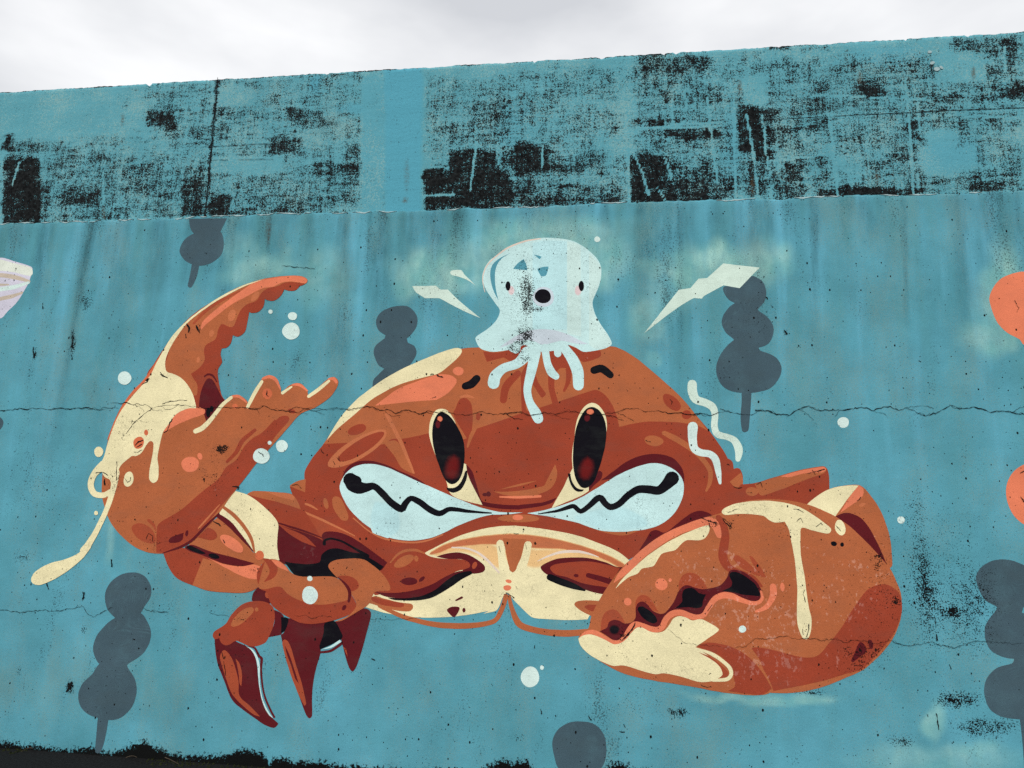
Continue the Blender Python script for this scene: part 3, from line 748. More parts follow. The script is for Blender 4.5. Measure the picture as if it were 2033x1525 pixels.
skewer('slate grey skewer silhouette of three balls standing at lower left', 195, 1490,
       ['325,290 335,220 380,155 450,110 545,98 620,130 660,200 655,280 610,350 580,400 500,450 400,440 400,430 345,370',
        '400,428 330,480 265,560 238,640 250,710 290,770 390,800 490,770 500,760 590,700 645,620 660,530 630,450 580,392 480,400',
        '290,760 230,840 160,910 130,990 145,1070 200,1130 280,1160 370,1175 450,1150 520,1080 555,980 545,880 490,790 480,755 390,740'],
       '275,1120! 358,1120! 335,1260 315,1350 290,1412 255,1408 262,1280', 'W')
skewer('slate grey skewer silhouette of three balls at lower right', 2040, 1525,
       ['372,640 390,590 440,555 500,545 570,560 640,600 690,680 660,750 600,765 588,795 560,830 460,800 470,770 410,730',
        '470,785 420,850 415,910 440,970 490,1000 540,1010 640,1000 700,900 680,830 600,800 530,770',
        '545,1030 470,1055 420,1110 412,1180 440,1250 500,1285 600,1295 700,1280 760,1180 720,1060 640,990 560,990'],
       '575,1270! 665,1270! 655,1400 640,1560 605,1560 590,1400', 'V')
b = S('painted_ball', 'slate', 'X', '600,1250 620,1130 690,1030 800,965 920,948 1060,960 1170,1020 1245,1130 1270,1280 1250,1440 1180,1560 1050,1640 900,1650 750,1600 660,1500')
tag(b, 'round slate grey ball silhouette at the foot of the wall below the crab', 'painted ball')
b = E('painted_ball', 'slate', 'P', -60, 842, 66, 30)
tag(b, 'slate grey ball silhouette cut off by the left edge beside the crack', 'painted ball')

# ---- neighbours at the edges
r = figure('painted_creature', 'pale lilac and ivory striped painted shape at the left edge', 'painted creature', 20, 640)
bd = S('body', 'lilac', 'N', '0,455 120,485 255,530 262,560 230,660 190,730 140,810 60,890 0,945 -160,900 -220,700 -150,500', r)
S('stripe', 'ivory', 'N', '-100,450! 0,468 120,500 252,538 250,600 100,570 0,560 -120,560', bd)
K('stripe', 'beige', 'N', '-60,600,30 0,595,34 120,612,36 235,645,22', bd)
K('stripe', 'bubble', 'N', '-60,730,34 0,710,34 120,690,32 232,655,20', bd)
K('stripe', 'beige', 'N', '-60,800,30 0,788,30 100,765,30 180,735,14', bd)
K('stripe', 'beige', 'N', '-60,675,14 0,672,18 70,672,10', bd)
b = S('painted_balloon', 'salmon', 'Q', '1770,940 1790,860 1850,780 1950,735 2033,722 2150,740 2240,850 2220,1050 2120,1200 2035,1275 2000,1235 1900,1180 1820,1090')
tag(b, 'upper salmon orange painted blob at the right edge with pale overspray', 'painted blob')
b = S('painted_balloon', 'salmon', 'V', '513,220 530,160 570,115 620,95 700,110 750,220 700,360 620,388 560,350 525,290')
tag(b, 'lower salmon orange painted blob at the right edge', 'painted blob')

# ---- the crab
crab = figure('painted_crab', 'huge orange painted crab with gritted teeth and raised claw', 'painted crab', 1000, 1290)

shell = S('shell', 'rust', 'E', '60,1160! 175,1105! 180,1030 240,930 320,830 440,650 560,515 700,395 850,300 1050,200 1250,120 1390,88 1520,78 F:300,60 F:840,70 F:930,100 F:1040,170 F:1150,260 F:1300,390 F:1400,490 F:1500,610 F:1600,730 F:1700,870 F:1740,940! F:1775,965 F:1785,1020! F:1830,1018 F:1857,1080 F:1852,1150 F:1900,1250 F:1700,1400! I:1700,560! I:1380,740! I:1150,600 I:900,510 I:600,450 I:300,420 H:1500,345 H:1200,430 H:1000,530 H:700,700! H:500,760! C:1330,620! C:985,500! C:1000,300! C:1110,280!', crab)
S('upper_light', 'orange', 'E', '322,826! 345,797 440,652 560,518 700,397 850,302 1050,202 1250,122 1390,90 1520,80 F:300,62 F:840,72 F:930,102 F:1040,172 F:1150,262 F:1300,392 F:1400,492 F:1500,612 F:1590,730! F:1520,690 F:1400,665 F:1250,655 F:1100,655 F:980,675 F:895,695! F:880,620 F:840,520 F:790,450 F:740,415 F:700,410 F:600,440 F:450,490 F:300,540 F:130,590! 1700,645 1500,712! 1440,780 1300,800 1150,742! 1000,775 930,788! 850,790 780,830 560,815! 430,822', shell)
S('back_ridge', 'brick', 'C', '1110,280! 1200,370 1330,430 1560,545 1640,620! 1480,562 1330,580 1150,520 985,462! 870,310! 1000,305', shell)
S('highlight', 'cream', 'E', '345,802! 440,640 560,500 700,388 850,288 1050,190 1250,110 1350,82 1395,95 1388,130 1330,190 1220,275 1100,310 900,370 700,480 560,600 430,710', shell)
S('patch', 'salmon', 'E', '720,530! 800,470 900,400 1050,340 1200,290 1290,290 1350,320 1350,360 1290,430 1200,485! 1000,500', shell)
E('spot', 'salmon', 'E', 1368, 262, 43, 33, shell)
E('spot', 'rust', 'E', 583, 716, 74, 38, shell, -20)
E('ring', 'tan', 'E', 588, 865, 262, 78, shell, -31)
E('ring_centre', 'rust', 'E', 612, 850, 208, 52, shell, -31)
S('beam', 'orange', 'E', '790,820! 880,800 930,860 1030,1062! 930,1015 870,920', shell)
K('beam', 'tan', 'E', '815,600,30 870,710,30 930,830,28 1022,1050,16', shell)
S('bump', 'orange', 'E', '60,1150 120,1115 185,1100! 178,1202! 75,1160', shell)
S('shade', 'rust', 'E', '1560,108! 1700,115 1850,60 1920,70 1900,130 1800,200! 1720,155! 1590,190!', shell)
S('shade', 'rust', 'F', '500,60! 640,105 750,100! 750,150 620,190 560,140', shell)
S('shade', 'rust', 'F', '340,110! 400,100 470,120 540,180 520,235 440,238 395,275 350,200', shell)
S('shade', 'rust', 'F', '132,290! 190,200 210,300 170,420 175,560 215,605 140,592!', shell)
K('shade', 'rust', 'F', '370,290,50 372,400,45 405,520,48', shell)
K('shade', 'rust', 'F', '235,300,30 265,390,36 300,450,32', shell)
K('shade', 'rust', 'F', '505,250,45 500,340,34 470,412,20', shell)
K('shade', 'rust', 'E', '1830,280,50 1740,380,60 1718,485,54', shell)
K('shade', 'rust', 'E', '1940,300,40 1975,370,44 2030,440,34', shell)
S('shade', 'rust', 'E', '1380,480 1430,472 1470,520 1480,620 1470,740 1450,800 1330,600 1350,540', shell)
K('crease', 'tan', 'E', '1385,462,16 1440,455,22 1490,470,10', shell)
K('crease', 'orange', 'E', '1500,705,24 1470,760,30 1440,850,14', shell)
E('spot', 'rust', 'E', 1523, 615, 18, 30, shell, 8)
E('spot', 'rust', 'F', 1305, 505, 85, 45, shell, 42)
E('spot', 'rust', 'F', 1420, 600, 38, 34, shell)
E('spot', 'orange', 'F', 1165, 803, 74, 41, shell, 6)
K('crease', 'orange', 'F', '1245,742,36 1340,790,46 1450,860,42 1530,930,40 1600,1030,36 1602,1120,34 1572,1190,16', shell)
S('chip', 'orange', 'F', '1755,1120! 1840,1050! 1857,1100 1850,1197! 1790,1160', shell)
S('patch', 'orange', 'C', '1405,280 1430,255 1475,275 1530,400 1525,440 1480,440 1420,360', shell)
E('spot', 'orange', 'C', 1357, 312, 18, 42, shell, -12)
K('crease', 'tan', 'C', '1200,315,16 1240,330,18 1290,358,10', shell)
K('crease', 'tan', 'C', '1180,375,14 1330,440,18 1580,562,8', shell)
K('mouth_line', 'tan', 'H', '200,235,10 330,345,12 460,420,16 600,455,18 760,470,18 900,455,16 1060,395,12', shell)
S('lip_light', 'orange', 'I', '1060,440! 1200,460 1400,458 1520,440! 1400,490 1310,500 1200,480', shell)

# nose and mouth line
S('nose_light', 'orange', 'E', '1640,1195! 1760,1197 1900,1182 2033,1152 F:330,1120 F:370,1040 F:400,985! F:415,1060 F:392,1140 F:340,1190 F:270,1218 1990,1228 1760,1228', shell)
K('nose_shine', 'salmon', 'E', '1690,1238,12 1850,1240,20 2005,1233,18', shell)
S('nose_shine', 'orange', 'E', '1690,1180! 1850,1135 1980,1112! 1850,1152', shell)
S('nose_line', 'maroon', 'E', '1412,970! 1470,1030 1500,1110 1540,1250 1560,1275 1700,1297 1850,1302 F:120,1300 F:300,1280 F:410,1243! F:380,1282 F:280,1312 F:120,1335 1850,1336 1700,1330 1560,1307 1530,1285 1490,1200 1455,1090', shell)
E('speck', 'maroon', 'E', 1575, 1220, 20, 14, shell)
E('speck', 'maroon', 'E', 1603, 1215, 18, 20, shell)
E('lip_shine', 'orange', 'H', 1790, 238, 200, 38, shell)
E('lip_shine', 'salmon', 'H', 1780, 230, 52, 26, shell)

# eyes
le = S('eye', 'cream', 'E', '1144,770 1148,660 1185,575 1230,553 1285,570 1350,680 1330,900 1430,985! 1440,1060 1480,1150 1555,1300! 1400,1262 1310,1215 1275,1120 1200,940', crab)
S('pupil', 'black', 'E', '1165,760 1175,660 1210,592 1250,580 1310,620 1370,710 1410,810 1417,930 1402,1040 1370,1112 1320,1140 1270,1110 1220,1000 1182,880', le)
S('iris_glow', 'blood', 'E', '1298,1040 1310,985 1335,945 1347,985 1340,1030 1325,1064 1306,1066', le, soft=13, under='black')
E('glint', 'salmon', 'E', 1226, 632, 16, 17, le, soft=1.5, under='maroon')
E('glint', 'maroon', 'E', 1210, 676, 14, 24, le, soft=2, under='black')
S('lower_lash', 'black', 'E', '1275,1165! 1340,1165 1390,1120 1420,1040! 1436,1030! 1432,1100 1390,1180 1330,1206 1290,1190', le)
re = S('eye', 'cream', 'F', '545,800 570,640 620,545 680,508 740,530 790,610 800,720 760,900 700,1100 668,1150 660,1192! 600,1230 480,1280 370,1327! 460,1170 500,1085 535,1015! 530,900', crab)
S('eye_shade', 'maroon', 'F', '690,1110! 740,1035 765,1050 755,1100 700,1150 665,1192! 660,1160', re)
S('pupil', 'black', 'F', '538,880 555,740 590,630 640,556 690,540 745,570 785,650 798,750 780,880 740,1020 700,1120 650,1166 600,1160 560,1100 540,1000', re)
S('iris_glow', 'blood', 'F', '620,1040 632,990 655,960 666,1000 657,1045 640,1072 624,1068', re, soft=13, under='black')
E('glint', 'salmon', 'F', 672, 578, 24, 18, re, soft=1.5, under='maroon')
E('glint', 'maroon', 'F', 648, 624, 18, 24, re, soft=2, under='black')
S('lower_lash', 'black', 'F', '498,1055! 518,1058! 532,1120 570,1170 622,1180! 610,1196 560,1192 520,1140', re)
K('eyebrow', 'black', 'E', '1422,378,56 1470,362,64 1510,320,60', crab)
K('eyebrow', 'black', 'F', '702,255,60 760,243,64 828,292,54', crab)

# grimacing mouth, both sides
ml = S('mouth', 'maroon', 'E', '470,1080! 500,1015 580,965 680,957 800,985 920,1040 1040,1090 1110,1135! 960,1130 700,1100 550,1080', crab)
S('teeth', 'white', 'E', '448,1170 475,1085 530,1022 620,985 720,985 820,1010 930,1060 1060,1120 1200,1180 1360,1250 1550,1322 1700,1355 1870,1358! H:1700,198 H:1500,208 H:1350,252 H:1200,312 H:1050,387 H:920,432 H:760,452 H:600,437 H:460,387 H:330,307 H:200,192 H:120,80', ml)
S('teeth_tint', 'ice', 'E', '730,1290! 870,1330 900,1480 820,1535! 720,1500! 700,1400', ml, soft=6, under='white')
K('zigzag', 'black', 'E', '530,1105,110 560,1135,136 600,1165,104 650,1165,72 715,1157,54 780,1212,54 850,1284,54 925,1332,56 955,1292,50 1000,1250,44 1065,1276,50 1140,1332,50 1222,1366,46 1290,1335,38 1350,1335,34 1450,1350,24 1625,1364,10', ml)
mr = S('mouth', 'maroon', 'F', '755,1110! 850,1040 960,960 1080,915 1200,905 1310,935 1380,1010 1402,1080 1395,1150! 1200,1090 900,1090', crab)
S('teeth', 'white', 'F', '180,1365! 350,1332 560,1262 720,1172 880,1072 1030,1006 1150,976 1250,990 1340,1040 1390,1110 1396,1200 1370,1290 1310,1380 1220,1450 1100,1490 950,1502 800,1490 650,1457 480,1417 330,1387', mr)
S('teeth_tint', 'ice', 'F', '560,1400! 700,1360 900,1330 1060,1400 1100,1450 950,1480 750,1470', mr, soft=7, under='white')
K('zigzag', 'black', 'F', '268,1369,7 400,1350,20 500,1320,32 545,1311,36 598,1350,38 660,1310,42 742,1244,52 790,1292,50 830,1316,50 890,1297,50 960,1232,54 1040,1182,60 1120,1180,64 1200,1188,68 1255,1150,82 1305,1095,112', mr)

# belly
belly = S('belly', 'cream', 'H', '880,575! 1000,510 1200,415 1400,350 1600,315 1750,308 I:300,404 I:600,440 I:900,500 I:1150,590 I:1300,660 I:1400,740! I:1350,850! I:1120,1110 I:1000,1305! I:800,1312 I:600,1302 I:480,1290 I:420,1250 I:350,1180 I:300,1130 I:235,1055 I:190,1085 I:150,1180 I:120,1222 I:0,1250 1500,1130 1300,1165 1100,1187 850,1192 700,1182 520,1150 315,1090! 400,960! 700,800', crab)
S('belly_glow', 'peach', 'H', '1000,590! 1150,520 1300,490 1500,500 1640,560 1800,560 I:400,640 I:520,655 I:760,650 I:1000,680 I:1200,760! I:900,700 I:700,720 I:500,790 I:300,730 1620,700 1400,580 1200,540', belly, soft=8, under='cream')
S('belly_band', 'tan', 'H', '940,578! 1100,492 1300,442 1500,412 1700,396 I:250,492 I:500,512 I:750,557 I:1000,627 I:1200,702 I:1345,782 I:1335,815! I:1200,742 I:1080,692 I:900,655 I:760,622 I:500,612 I:300,585 1700,490 1500,478 1300,492 1150,512 1030,560', belly, soft=3, under='peach')
K('belly_arc', 'chalk', 'H', '1150,518,12 1280,526,18 1400,570,22 1500,650,24 1600,760,16', belly)
K('belly_arc', 'chalk', 'I', '520,745,8 640,690,20 750,660,26 880,652,26 1000,672,20 1105,706,8', belly)
S('belly_notch', 'orange', 'H', '1640,430! 1860,440! 1805,640 1765,730 1732,757 1700,730 1682,640', belly)
K('belly_ridge', 'cream', 'H', '1612,482,74 1628,600,76 1650,720,100', belly)
K('belly_ridge', 'cream', 'H', '1880,492,72 1858,600,74 1815,720,90', belly)
E('spot', 'salmon', 'H', 1695, 843, 30, 18, belly, 15)
E('spot', 'salmon', 'H', 1680, 906, 38, 26, belly)
K('outline', 'orange', 'H', '1668,985,46 1640,1080,46 1590,1190,46 1540,1232,46 1400,1262,50 1200,1272,56 1000,1260,52 850,1230,46 700,1190,44 560,1132,38 450,1082,26', belly)
K('outline', 'orange', 'I', '248,1090,34 272,1200,44 335,1342,62 430,1392,58 600,1427,60 800,1440,64 1000,1425,56', belly)
S('fold', 'orange', 'H', '345,1050! 400,985 500,1010 650,1045 760,1060 775,1095 740,1130 600,1122', belly)
S('fold', 'rust', 'H', '380,990! 500,1020 680,1055 690,1080 640,1095 480,1070 380,1030', belly)
S('speck', 'maroon', 'H', '1100,1115 1150,1088 1220,1092 1215,1130 1170,1187 1120,1150', belly)
E('speck', 'maroon', 'H', 1265, 1120, 15, 22, belly)
K('speck', 'maroon', 'H', '1188,1025,16 1245,998,22', belly)
S('fold', 'orange', 'I', '872,1165 900,1133 1000,1122 1120,1130! 1040,1275! 930,1220', belly)
S('fold', 'rust', 'I', '968,1185 1010,1165 1090,1168! 1060,1232! 1010,1217', belly)
pr = S('mouthpart', 'maroon', 'I', '548,810 590,770 700,725 850,710 1000,715 1150,750 1280,800 1345,800! 1160,1068! 980,1022 820,942 700,900 605,872', crab)
S('light', 'rust', 'I', '638,815 680,780 850,755 1050,752 1310,815! 1200,1000! 950,958 800,900 690,872', pr)
K('slit', 'maroon', 'I', '1005,882,44 1110,910,52 1240,952,52', pr)
E('speck', 'maroon', 'I', 890, 885, 23, 17, pr)
K('shadow', 'black', 'I', '636,900,62 760,950,68 860,985,56 972,1026,18', pr)
pl = S('mouthpart', 'rust', 'H', '430,760! 530,660 600,590 680,545 770,528 850,548 930,600 1050,625 1200,630 1290,645 1328,690 1300,725 1200,745 1100,805 960,875 820,925 650,955 500,955 400,965', crab)
S('tip', 'maroon', 'H', '1000,607! 1080,580 1200,565 1300,585 1400,640 1460,690 1468,730 1440,757 1350,770 1300,752 1250,738 1322,705 1310,662 1240,632 1100,627', pl)
S('underside', 'maroon', 'H', '405,943! 600,955 800,925 960,870 1100,790 1230,743 1345,750! 1200,835 1000,972 800,1020 640,1007 520,992', pl)
S('shadow', 'black', 'H', '525,1000! 700,1005 850,985 980,930 1080,850 1200,770 1330,743! 1345,768 1250,820 1100,922 950,1002 800,1027 600,1022', pl)
E('light', 'orange', 'H', 690, 650, 105, 45, pl, -28)
E('light', 'orange', 'H', 806, 625, 20, 28, pl, -15)
K('light', 'orange', 'H', '560,662,12 620,592,20 700,550,26 800,543,26 885,572,14', pl)
E('spot', 'maroon', 'H', 740, 843, 80, 37, pl)
E('spot', 'maroon', 'H', 860, 822, 34, 17, pl, -42)
E('spot', 'brick', 'H', 1366, 690, 22, 36, pl, 25)

# walking legs at the left
lg = S('leg', 'rust', 'C', '745,240! 800,214 1085,235 1125,270! 1200,380! 1330,590! 985,470! 870,330 800,280', crab)
S('light', 'orange', 'C', '745,240! 800,215 1085,238 1140,300 1162,357! 1000,305 860,272', lg)
S('light', 'tan', 'C', '900,222! 1085,238 1115,268 1105,285 1000,262', lg)
pit = S('leg_shadow', 'maroon', 'C', '980,480! 1100,512 1260,562 1335,600! 1325,560 1350,532 1440,532 1560,575 1700,670 1835,770! 1790,830! 1600,760! 1310,800! 1100,800! 995,770! 978,620', crab)
S('sliver', 'rust', 'C', '1000,485! 1100,520 1200,570 1282,648! 1180,612 1080,552', pit)
K('crease', 'maroon', 'C', '985,462,10 1100,498,16 1230,540,14 1330,578,6', pit)
S('deep_shadow', 'black', 'C', '1035,762! 1120,776 1230,782 1310,765 1325,710 1380,667 1450,660 1560,690 1640,705 1805,800! 1775,835! 1640,760 1500,760 1400,810 1450,890! 1300,892 1180,890 1110,860', pit)
K('crease', 'black', 'C', '1345,625,26 1350,598,20 1400,585,16 1480,605,16 1580,660,18 1680,720,30', pit)

f1 = S('leg', 'maroon', 'D', '110,705! 130,900 200,1090 260,1230 350,1310 450,1382 540,1442 610,1462 648,1425! 590,1372 540,1310 505,1200 480,1080 470,960 455,870 420,800 375,772 300,740 230,700 150,700', crab)
S('light', 'brick', 'D', '190,808 240,850 280,940 310,1060 320,1190 400,1270 470,1340 492,1366! 440,1350 350,1277 260,1180 200,1030 170,930 155,860', f1)
S('light', 'brick', 'D', '285,878! 320,920 340,1000 335,1112! 320,1090 310,980', f1)
S('edge_light', 'white', 'D', '375,776! 425,800 465,850 490,940 490,1060 505,1180 540,1280 580,1350 605,1380! 572,1358 530,1290 497,1180 480,1060 470,940 450,860 415,805', f1)
K('edge', 'maroon', 'D', '400,775,12 450,792,18 485,860,22 505,880,24 500,960,18 510,1080,16 525,1170,16 560,1270,18 612,1372,18', f1)
f2 = S('leg', 'maroon', 'D', '715,540! 700,650 668,680! 690,790 720,920 770,1060 830,1220 880,1352 907,1382 930,1360 930,1200 945,1050 965,960 990,870 1002,830 1005,740 1030,650 1045,560!', crab)
S('light', 'brick', 'D', '680,742 700,717 730,740 760,810 800,950 850,1110 880,1260 865,1277! 820,1190 760,1040 715,900 690,800', f2)
S('slit', 'maroon', 'D', '700,768! 740,850 780,970 818,1088! 790,1050 750,930 720,850', f2)
f3 = S('leg', 'maroon', 'D', '1100,575! 1250,520 1340,463 1390,458 1424,490 1420,545 1390,660 1350,810 1300,950 1270,988 1240,950 1200,820 1165,690', crab)
S('light', 'brick', 'D', '1188,778! 1215,800 1230,862!', f3)
S('web', 'black', 'D', '1030,600 1050,568 1110,560 1140,590 1172,650 1187,690 1175,716 1090,762 998,802! 992,770 1025,670', crab)
S('web_light', 'white', 'D', '1003,802! 1080,775 1165,720! 1174,740! 1090,787', crab)
K('web', 'maroon', 'D', '1003,826,18 1080,815,22 1140,780,22 1190,742,22', crab)
S('joint', 'maroon', 'D', '610,470! 690,520 680,650 672,677 555,702! 600,620 615,560', crab)
S('web', 'black', 'D', '668,530! 728,540 725,590 700,650 668,664! 672,600', crab)
j1 = S('joint', 'maroon', 'D', '423,392! 430,340 455,300 482,278 540,283 590,310 606,350 592,397 570,418 500,410', crab)
E('spot', 'brick', 'D', 555, 345, 21, 28, j1, -10)
kn = S('knee', 'rust', 'D', '95,690 110,650 200,590 260,500 340,425 440,395 540,405 597,440 617,510 605,600 580,670 540,742 480,770 410,777 340,747 290,730 240,760 200,768 165,745 150,705! 115,717', crab)
S('light', 'orange', 'D', '248,602 260,560 320,490 380,455 430,450 440,480 400,530 330,590 275,612', kn)
E('light', 'orange', 'D', 464, 466, 15, 18, kn)

# arm that carries the raised claw
ua = S('arm', 'orange', 'C', '320,592! 510,425 560,405 640,480 700,560 760,650 800,695 840,680 880,730 900,770 800,790 700,760 560,730 420,680 300,650', crab)
S('cuff', 'cream', 'C', '655,215! 740,240 800,275 870,330 940,400 987,470 982,560 980,650 997,752! 900,755 850,720! 780,670 700,570 610,465 525,385! 560,330!', ua)
K('crease', 'maroon', 'C', '505,395,30 600,462,42 690,560,30 792,680,8', ua)
K('crease', 'orange', 'C', '555,335,22 640,400,30 720,490,28 780,590,26 802,685,14', ua)
S('spot', 'rust', 'C', '345,560 420,500 490,520 512,570 470,597 400,582', ua)
E('spot', 'salmon', 'C', 628, 622, 105, 44, ua, 35)
la = S('arm', 'rust', 'C', '95,695! 240,655 400,715 550,765 700,790 800,772 860,790 922,830 892,905 830,962 780,992 700,1007 580,1002 450,990 330,950 200,890 140,810', crab)
S('light', 'orange', 'C', '405,735! 550,775 700,795 800,775 860,790 920,832 890,903 830,960 780,990 700,1005 580,1000 450,988 322,945!', la)
S('shine', 'salmon', 'C', '430,728! 560,780 700,800 800,785 870,812 920,842 880,880 800,900 700,872 600,822', la)
S('slit', 'maroon', 'C', '262,652 320,632 450,680 600,720 805,776! 720,797 600,787 480,747 380,707 300,682', la)
S('slit_depth', 'black', 'C', '275,650 310,640 400,683 425,702 380,702 300,672', la)
E('slit_depth', 'black', 'C', 490, 720, 44, 19, la, 14)
fo = S('forearm', 'rust', 'C', '890,755 940,743 990,755 1040,790 1080,840 1130,870 1200,880 1400,878 1470,908 1530,990 1580,1060 1592,1120 1540,1172 1440,1212 1300,1242 1180,1242 1080,1202 1000,1152 930,1090 900,1000 850,975 822,900 830,830', crab)
S('light', 'orange', 'C', '890,755 940,743 990,755 1040,790 1080,840 1130,870 1200,880 1400,878 1470,908 1520,970 1537,1050 1450,1080 1300,1097 1150,1062 1060,1012 1000,957 900,975 835,965 850,880', fo)
S('joint', 'rust', 'C', '865,735! 930,747 975,790 982,840 950,890 875,922! 920,852 910,800', fo)
E('knob', 'coral', 'C', 843, 715, 34, 38, fo, 20)
S('shine', 'salmon', 'C', '935,752! 990,758 1040,795 1070,838! 1020,820 980,800', fo)
el = S('elbow', 'orange', 'C', '1375,800 1420,755 1520,740 1640,743 1720,790 1800,860 1852,940 1852,987 1740,998 1690,1092 1600,1152 1480,1222 1428,1227! 1530,1182 1592,1112 1582,1060 1542,1000 1480,908 1435,878', crab)
S('spot', 'rust', 'C', '1450,878 1540,875 1600,910 1612,960 1570,992 1542,987 1500,922', el)
K('crease', 'maroon', 'C', '1455,888,8 1510,940,20 1542,1000,26 1535,1070,20', el)
E('speck', 'maroon', 'C', 1500, 1120, 14, 23, el, 30)
E('drop', 'bubble', 'C', 1233, 1023, 61, 71, crab)
E('drop', 'bubble', 'C', 1232, 894, 21, 20, crab)

# raised claw
rc = S('raised_claw', 'orange', 'B', '800,0! 760,80 720,170 690,260 670,350 655,430 640,560 635,640 640,740 680,880 740,980 820,1062 900,1122 1000,1162 1110,1167 1250,1122 1330,1082 1440,982 1540,862 1640,722 1740,592 1850,452 A:1398,1400 A:1530,1252 A:1630,1142 A:1750,1088 A:1860,1010 A:1915,930 A:1923,888 A:1906,862 A:1875,855 A:1830,880 A:1750,950 A:1690,1012! A:1680,960 A:1640,910 A:1590,903 A:1530,930 A:1480,988! A:1470,930 A:1430,870 A:1380,841 A:1330,870 A:1290,940 A:1215,1092! A:1220,1050 A:1180,1010 A:1120,993 A:1080,1010 A:1000,1090 A:960,1140 A:900,1200! A:880,1090! A:700,1080!', crab)
fg = S('finger', 'rust', 'A', '440,862 500,742 570,632 650,522 750,412 850,330 980,250 1120,170 1280,110 1420,80 1560,69 1640,75 1682,98 1668,130 1625,150! 1590,182 1545,187 1502,175! 1480,220 1440,255 1400,265 1352,250! 1340,310 1300,350 1250,357 1230,350! 1220,420 1200,500 1150,542 1105,530! 1090,590 1060,625 1020,632! 1010,680 1022,740 992,790 990,850 1000,920 1020,1000 1052,1042! 960,1132 880,1102 820,1092! 600,1000', crab)
S('light', 'orange', 'A', '600,700 640,570 750,422 850,338 980,258 1120,178 1280,118 1420,88 1560,74 1640,80 1678,102 1640,125 1560,118 1500,125 1450,150 1380,165 1330,200 1290,260 1220,290 1170,330 1140,390 1112,460 1080,467 1020,445 990,490 970,560 900,605 880,650 887,720 850,780 780,830! 800,870 830,920 810,1000 600,840! 570,780', fg)
S('shine', 'salmon', 'A', '1280,118 1420,88 1560,74 1640,80 1678,102 1665,125 1560,110 1480,120 1420,150 1330,165 1200,232 1100,285 1000,360 900,440 858,485! 880,420 980,330 1100,240 1200,170', fg, soft=1.6, under='orange')
K('stripe', 'brick', 'A', '800,440,14 900,338,24 1020,258,22 1160,190,8', fg)
E('spot', 'tan', 'A', 1278, 230, 22, 44, fg, 38)
E('spot', 'tan', 'A', 1097, 378, 29, 48, fg, 20)
E('spot', 'tan', 'A', 940, 515, 18, 28, fg, 15)
E('spot', 'tan', 'A', 837, 720, 12, 24, fg, 5)
S('spot', 'brick', 'A', '868,810! 900,770 890,790!', fg)
K('arch', 'maroon', 'A', '883,852,10 910,835,16 950,845,16 980,892,8', fg)
S('cavity', 'maroon', 'A', '843,1095! 850,1000 880,910 910,866 945,875 980,930 1020,1010 1046,1040! 960,1140! 900,1205! 868,1110', fg)
E('hole', 'black', 'A', 914, 1130, 17, 38, fg, 5)
E('hole', 'black', 'A', 940, 1103, 15, 24, fg)
S('rim', 'coral', 'A', '600,600! 520,720 440,840 400,890 340,950 270,1040 210,1150 160,1260 128,1345! 160,1300 230,1150 300,1030 400,922 470,842 540,720', fg)
S('shade', 'rust', 'B', '1058,1162! 1065,960 1100,920 1250,830 1400,700 1540,590 1600,500 1680,440 1740,340 1800,280 1880,230 1980,130 A:1440,1190 A:1480,1160 A:1530,1158 A:1542,1190 A:1480,1262 A:1420,1335 A:1390,1405! 1830,472 1700,642 1560,802 1430,972 1320,1082 1200,1132 1110,1162', rc)
K('stripe', 'rust', 'A', '1275,1268,26 1180,1350,34 1130,1440,30 1060,1512,22', rc)
K('edge', 'maroon', 'B', '1110,1165,6 1240,1120,18 1330,1070,20 1440,960,20 1545,855,8', rc)
K('crease', 'tan', 'B', '1388,972,12 1460,890,14 1552,788,6', rc)
S('spot', 'brick', 'B', '868,960 920,933 1000,960 1045,1020 1052,1080 1010,1092 930,1062 880,1010', rc)
K('spot', 'brick', 'B', '1000,912,25 1038,950,22 1052,990,8', rc)
S('spot', 'maroon', 'B', '1153,1072 1180,1040 1270,1008! 1262,1060 1230,1082 1170,1087', rc)
E('spot', 'maroon', 'B', 1295, 1012, 12, 25, rc, 8)
E('spot', 'salmon', 'B', 1322, 477, 68, 61, rc, -10)
E('spot', 'salmon', 'B', 1398, 415, 18, 28, rc, -20)
S('patch', 'salmon', 'A', '567,1285 600,1200 660,1130 760,1092 850,1090 887,1108 884,1140 780,1180 680,1222 600,1267', rc)
E('spot', 'coral', 'A', 1373, 985, 38, 42, rc)
E('spot', 'coral', 'A', 1122, 1080, 20, 18, rc)
E('spot', 'rust', 'A', 1563, 1120, 30, 17, rc, 20)
for sp in ('1340,868,20 1390,852,26 1440,880,26 1475,950,10', '1570,917,12 1620,915,22 1682,962,12', '1850,872,14 1886,868,26 1908,895,22', '1100,1007,14 1150,1005,24 1212,1052,10'):
    K('tip', 'salmon', 'A', sp, rc)
for sp in ('1330,892,24 1280,970,30 1220,1087,24', '1092,1015,26 1020,1075,28 930,1190,34 870,1250,38 815,1275,36', '1560,932,14 1490,978,24', '1850,887,20 1770,950,28 1695,1005,26'):
    K('edge_light', 'cream', 'A', sp, rc)
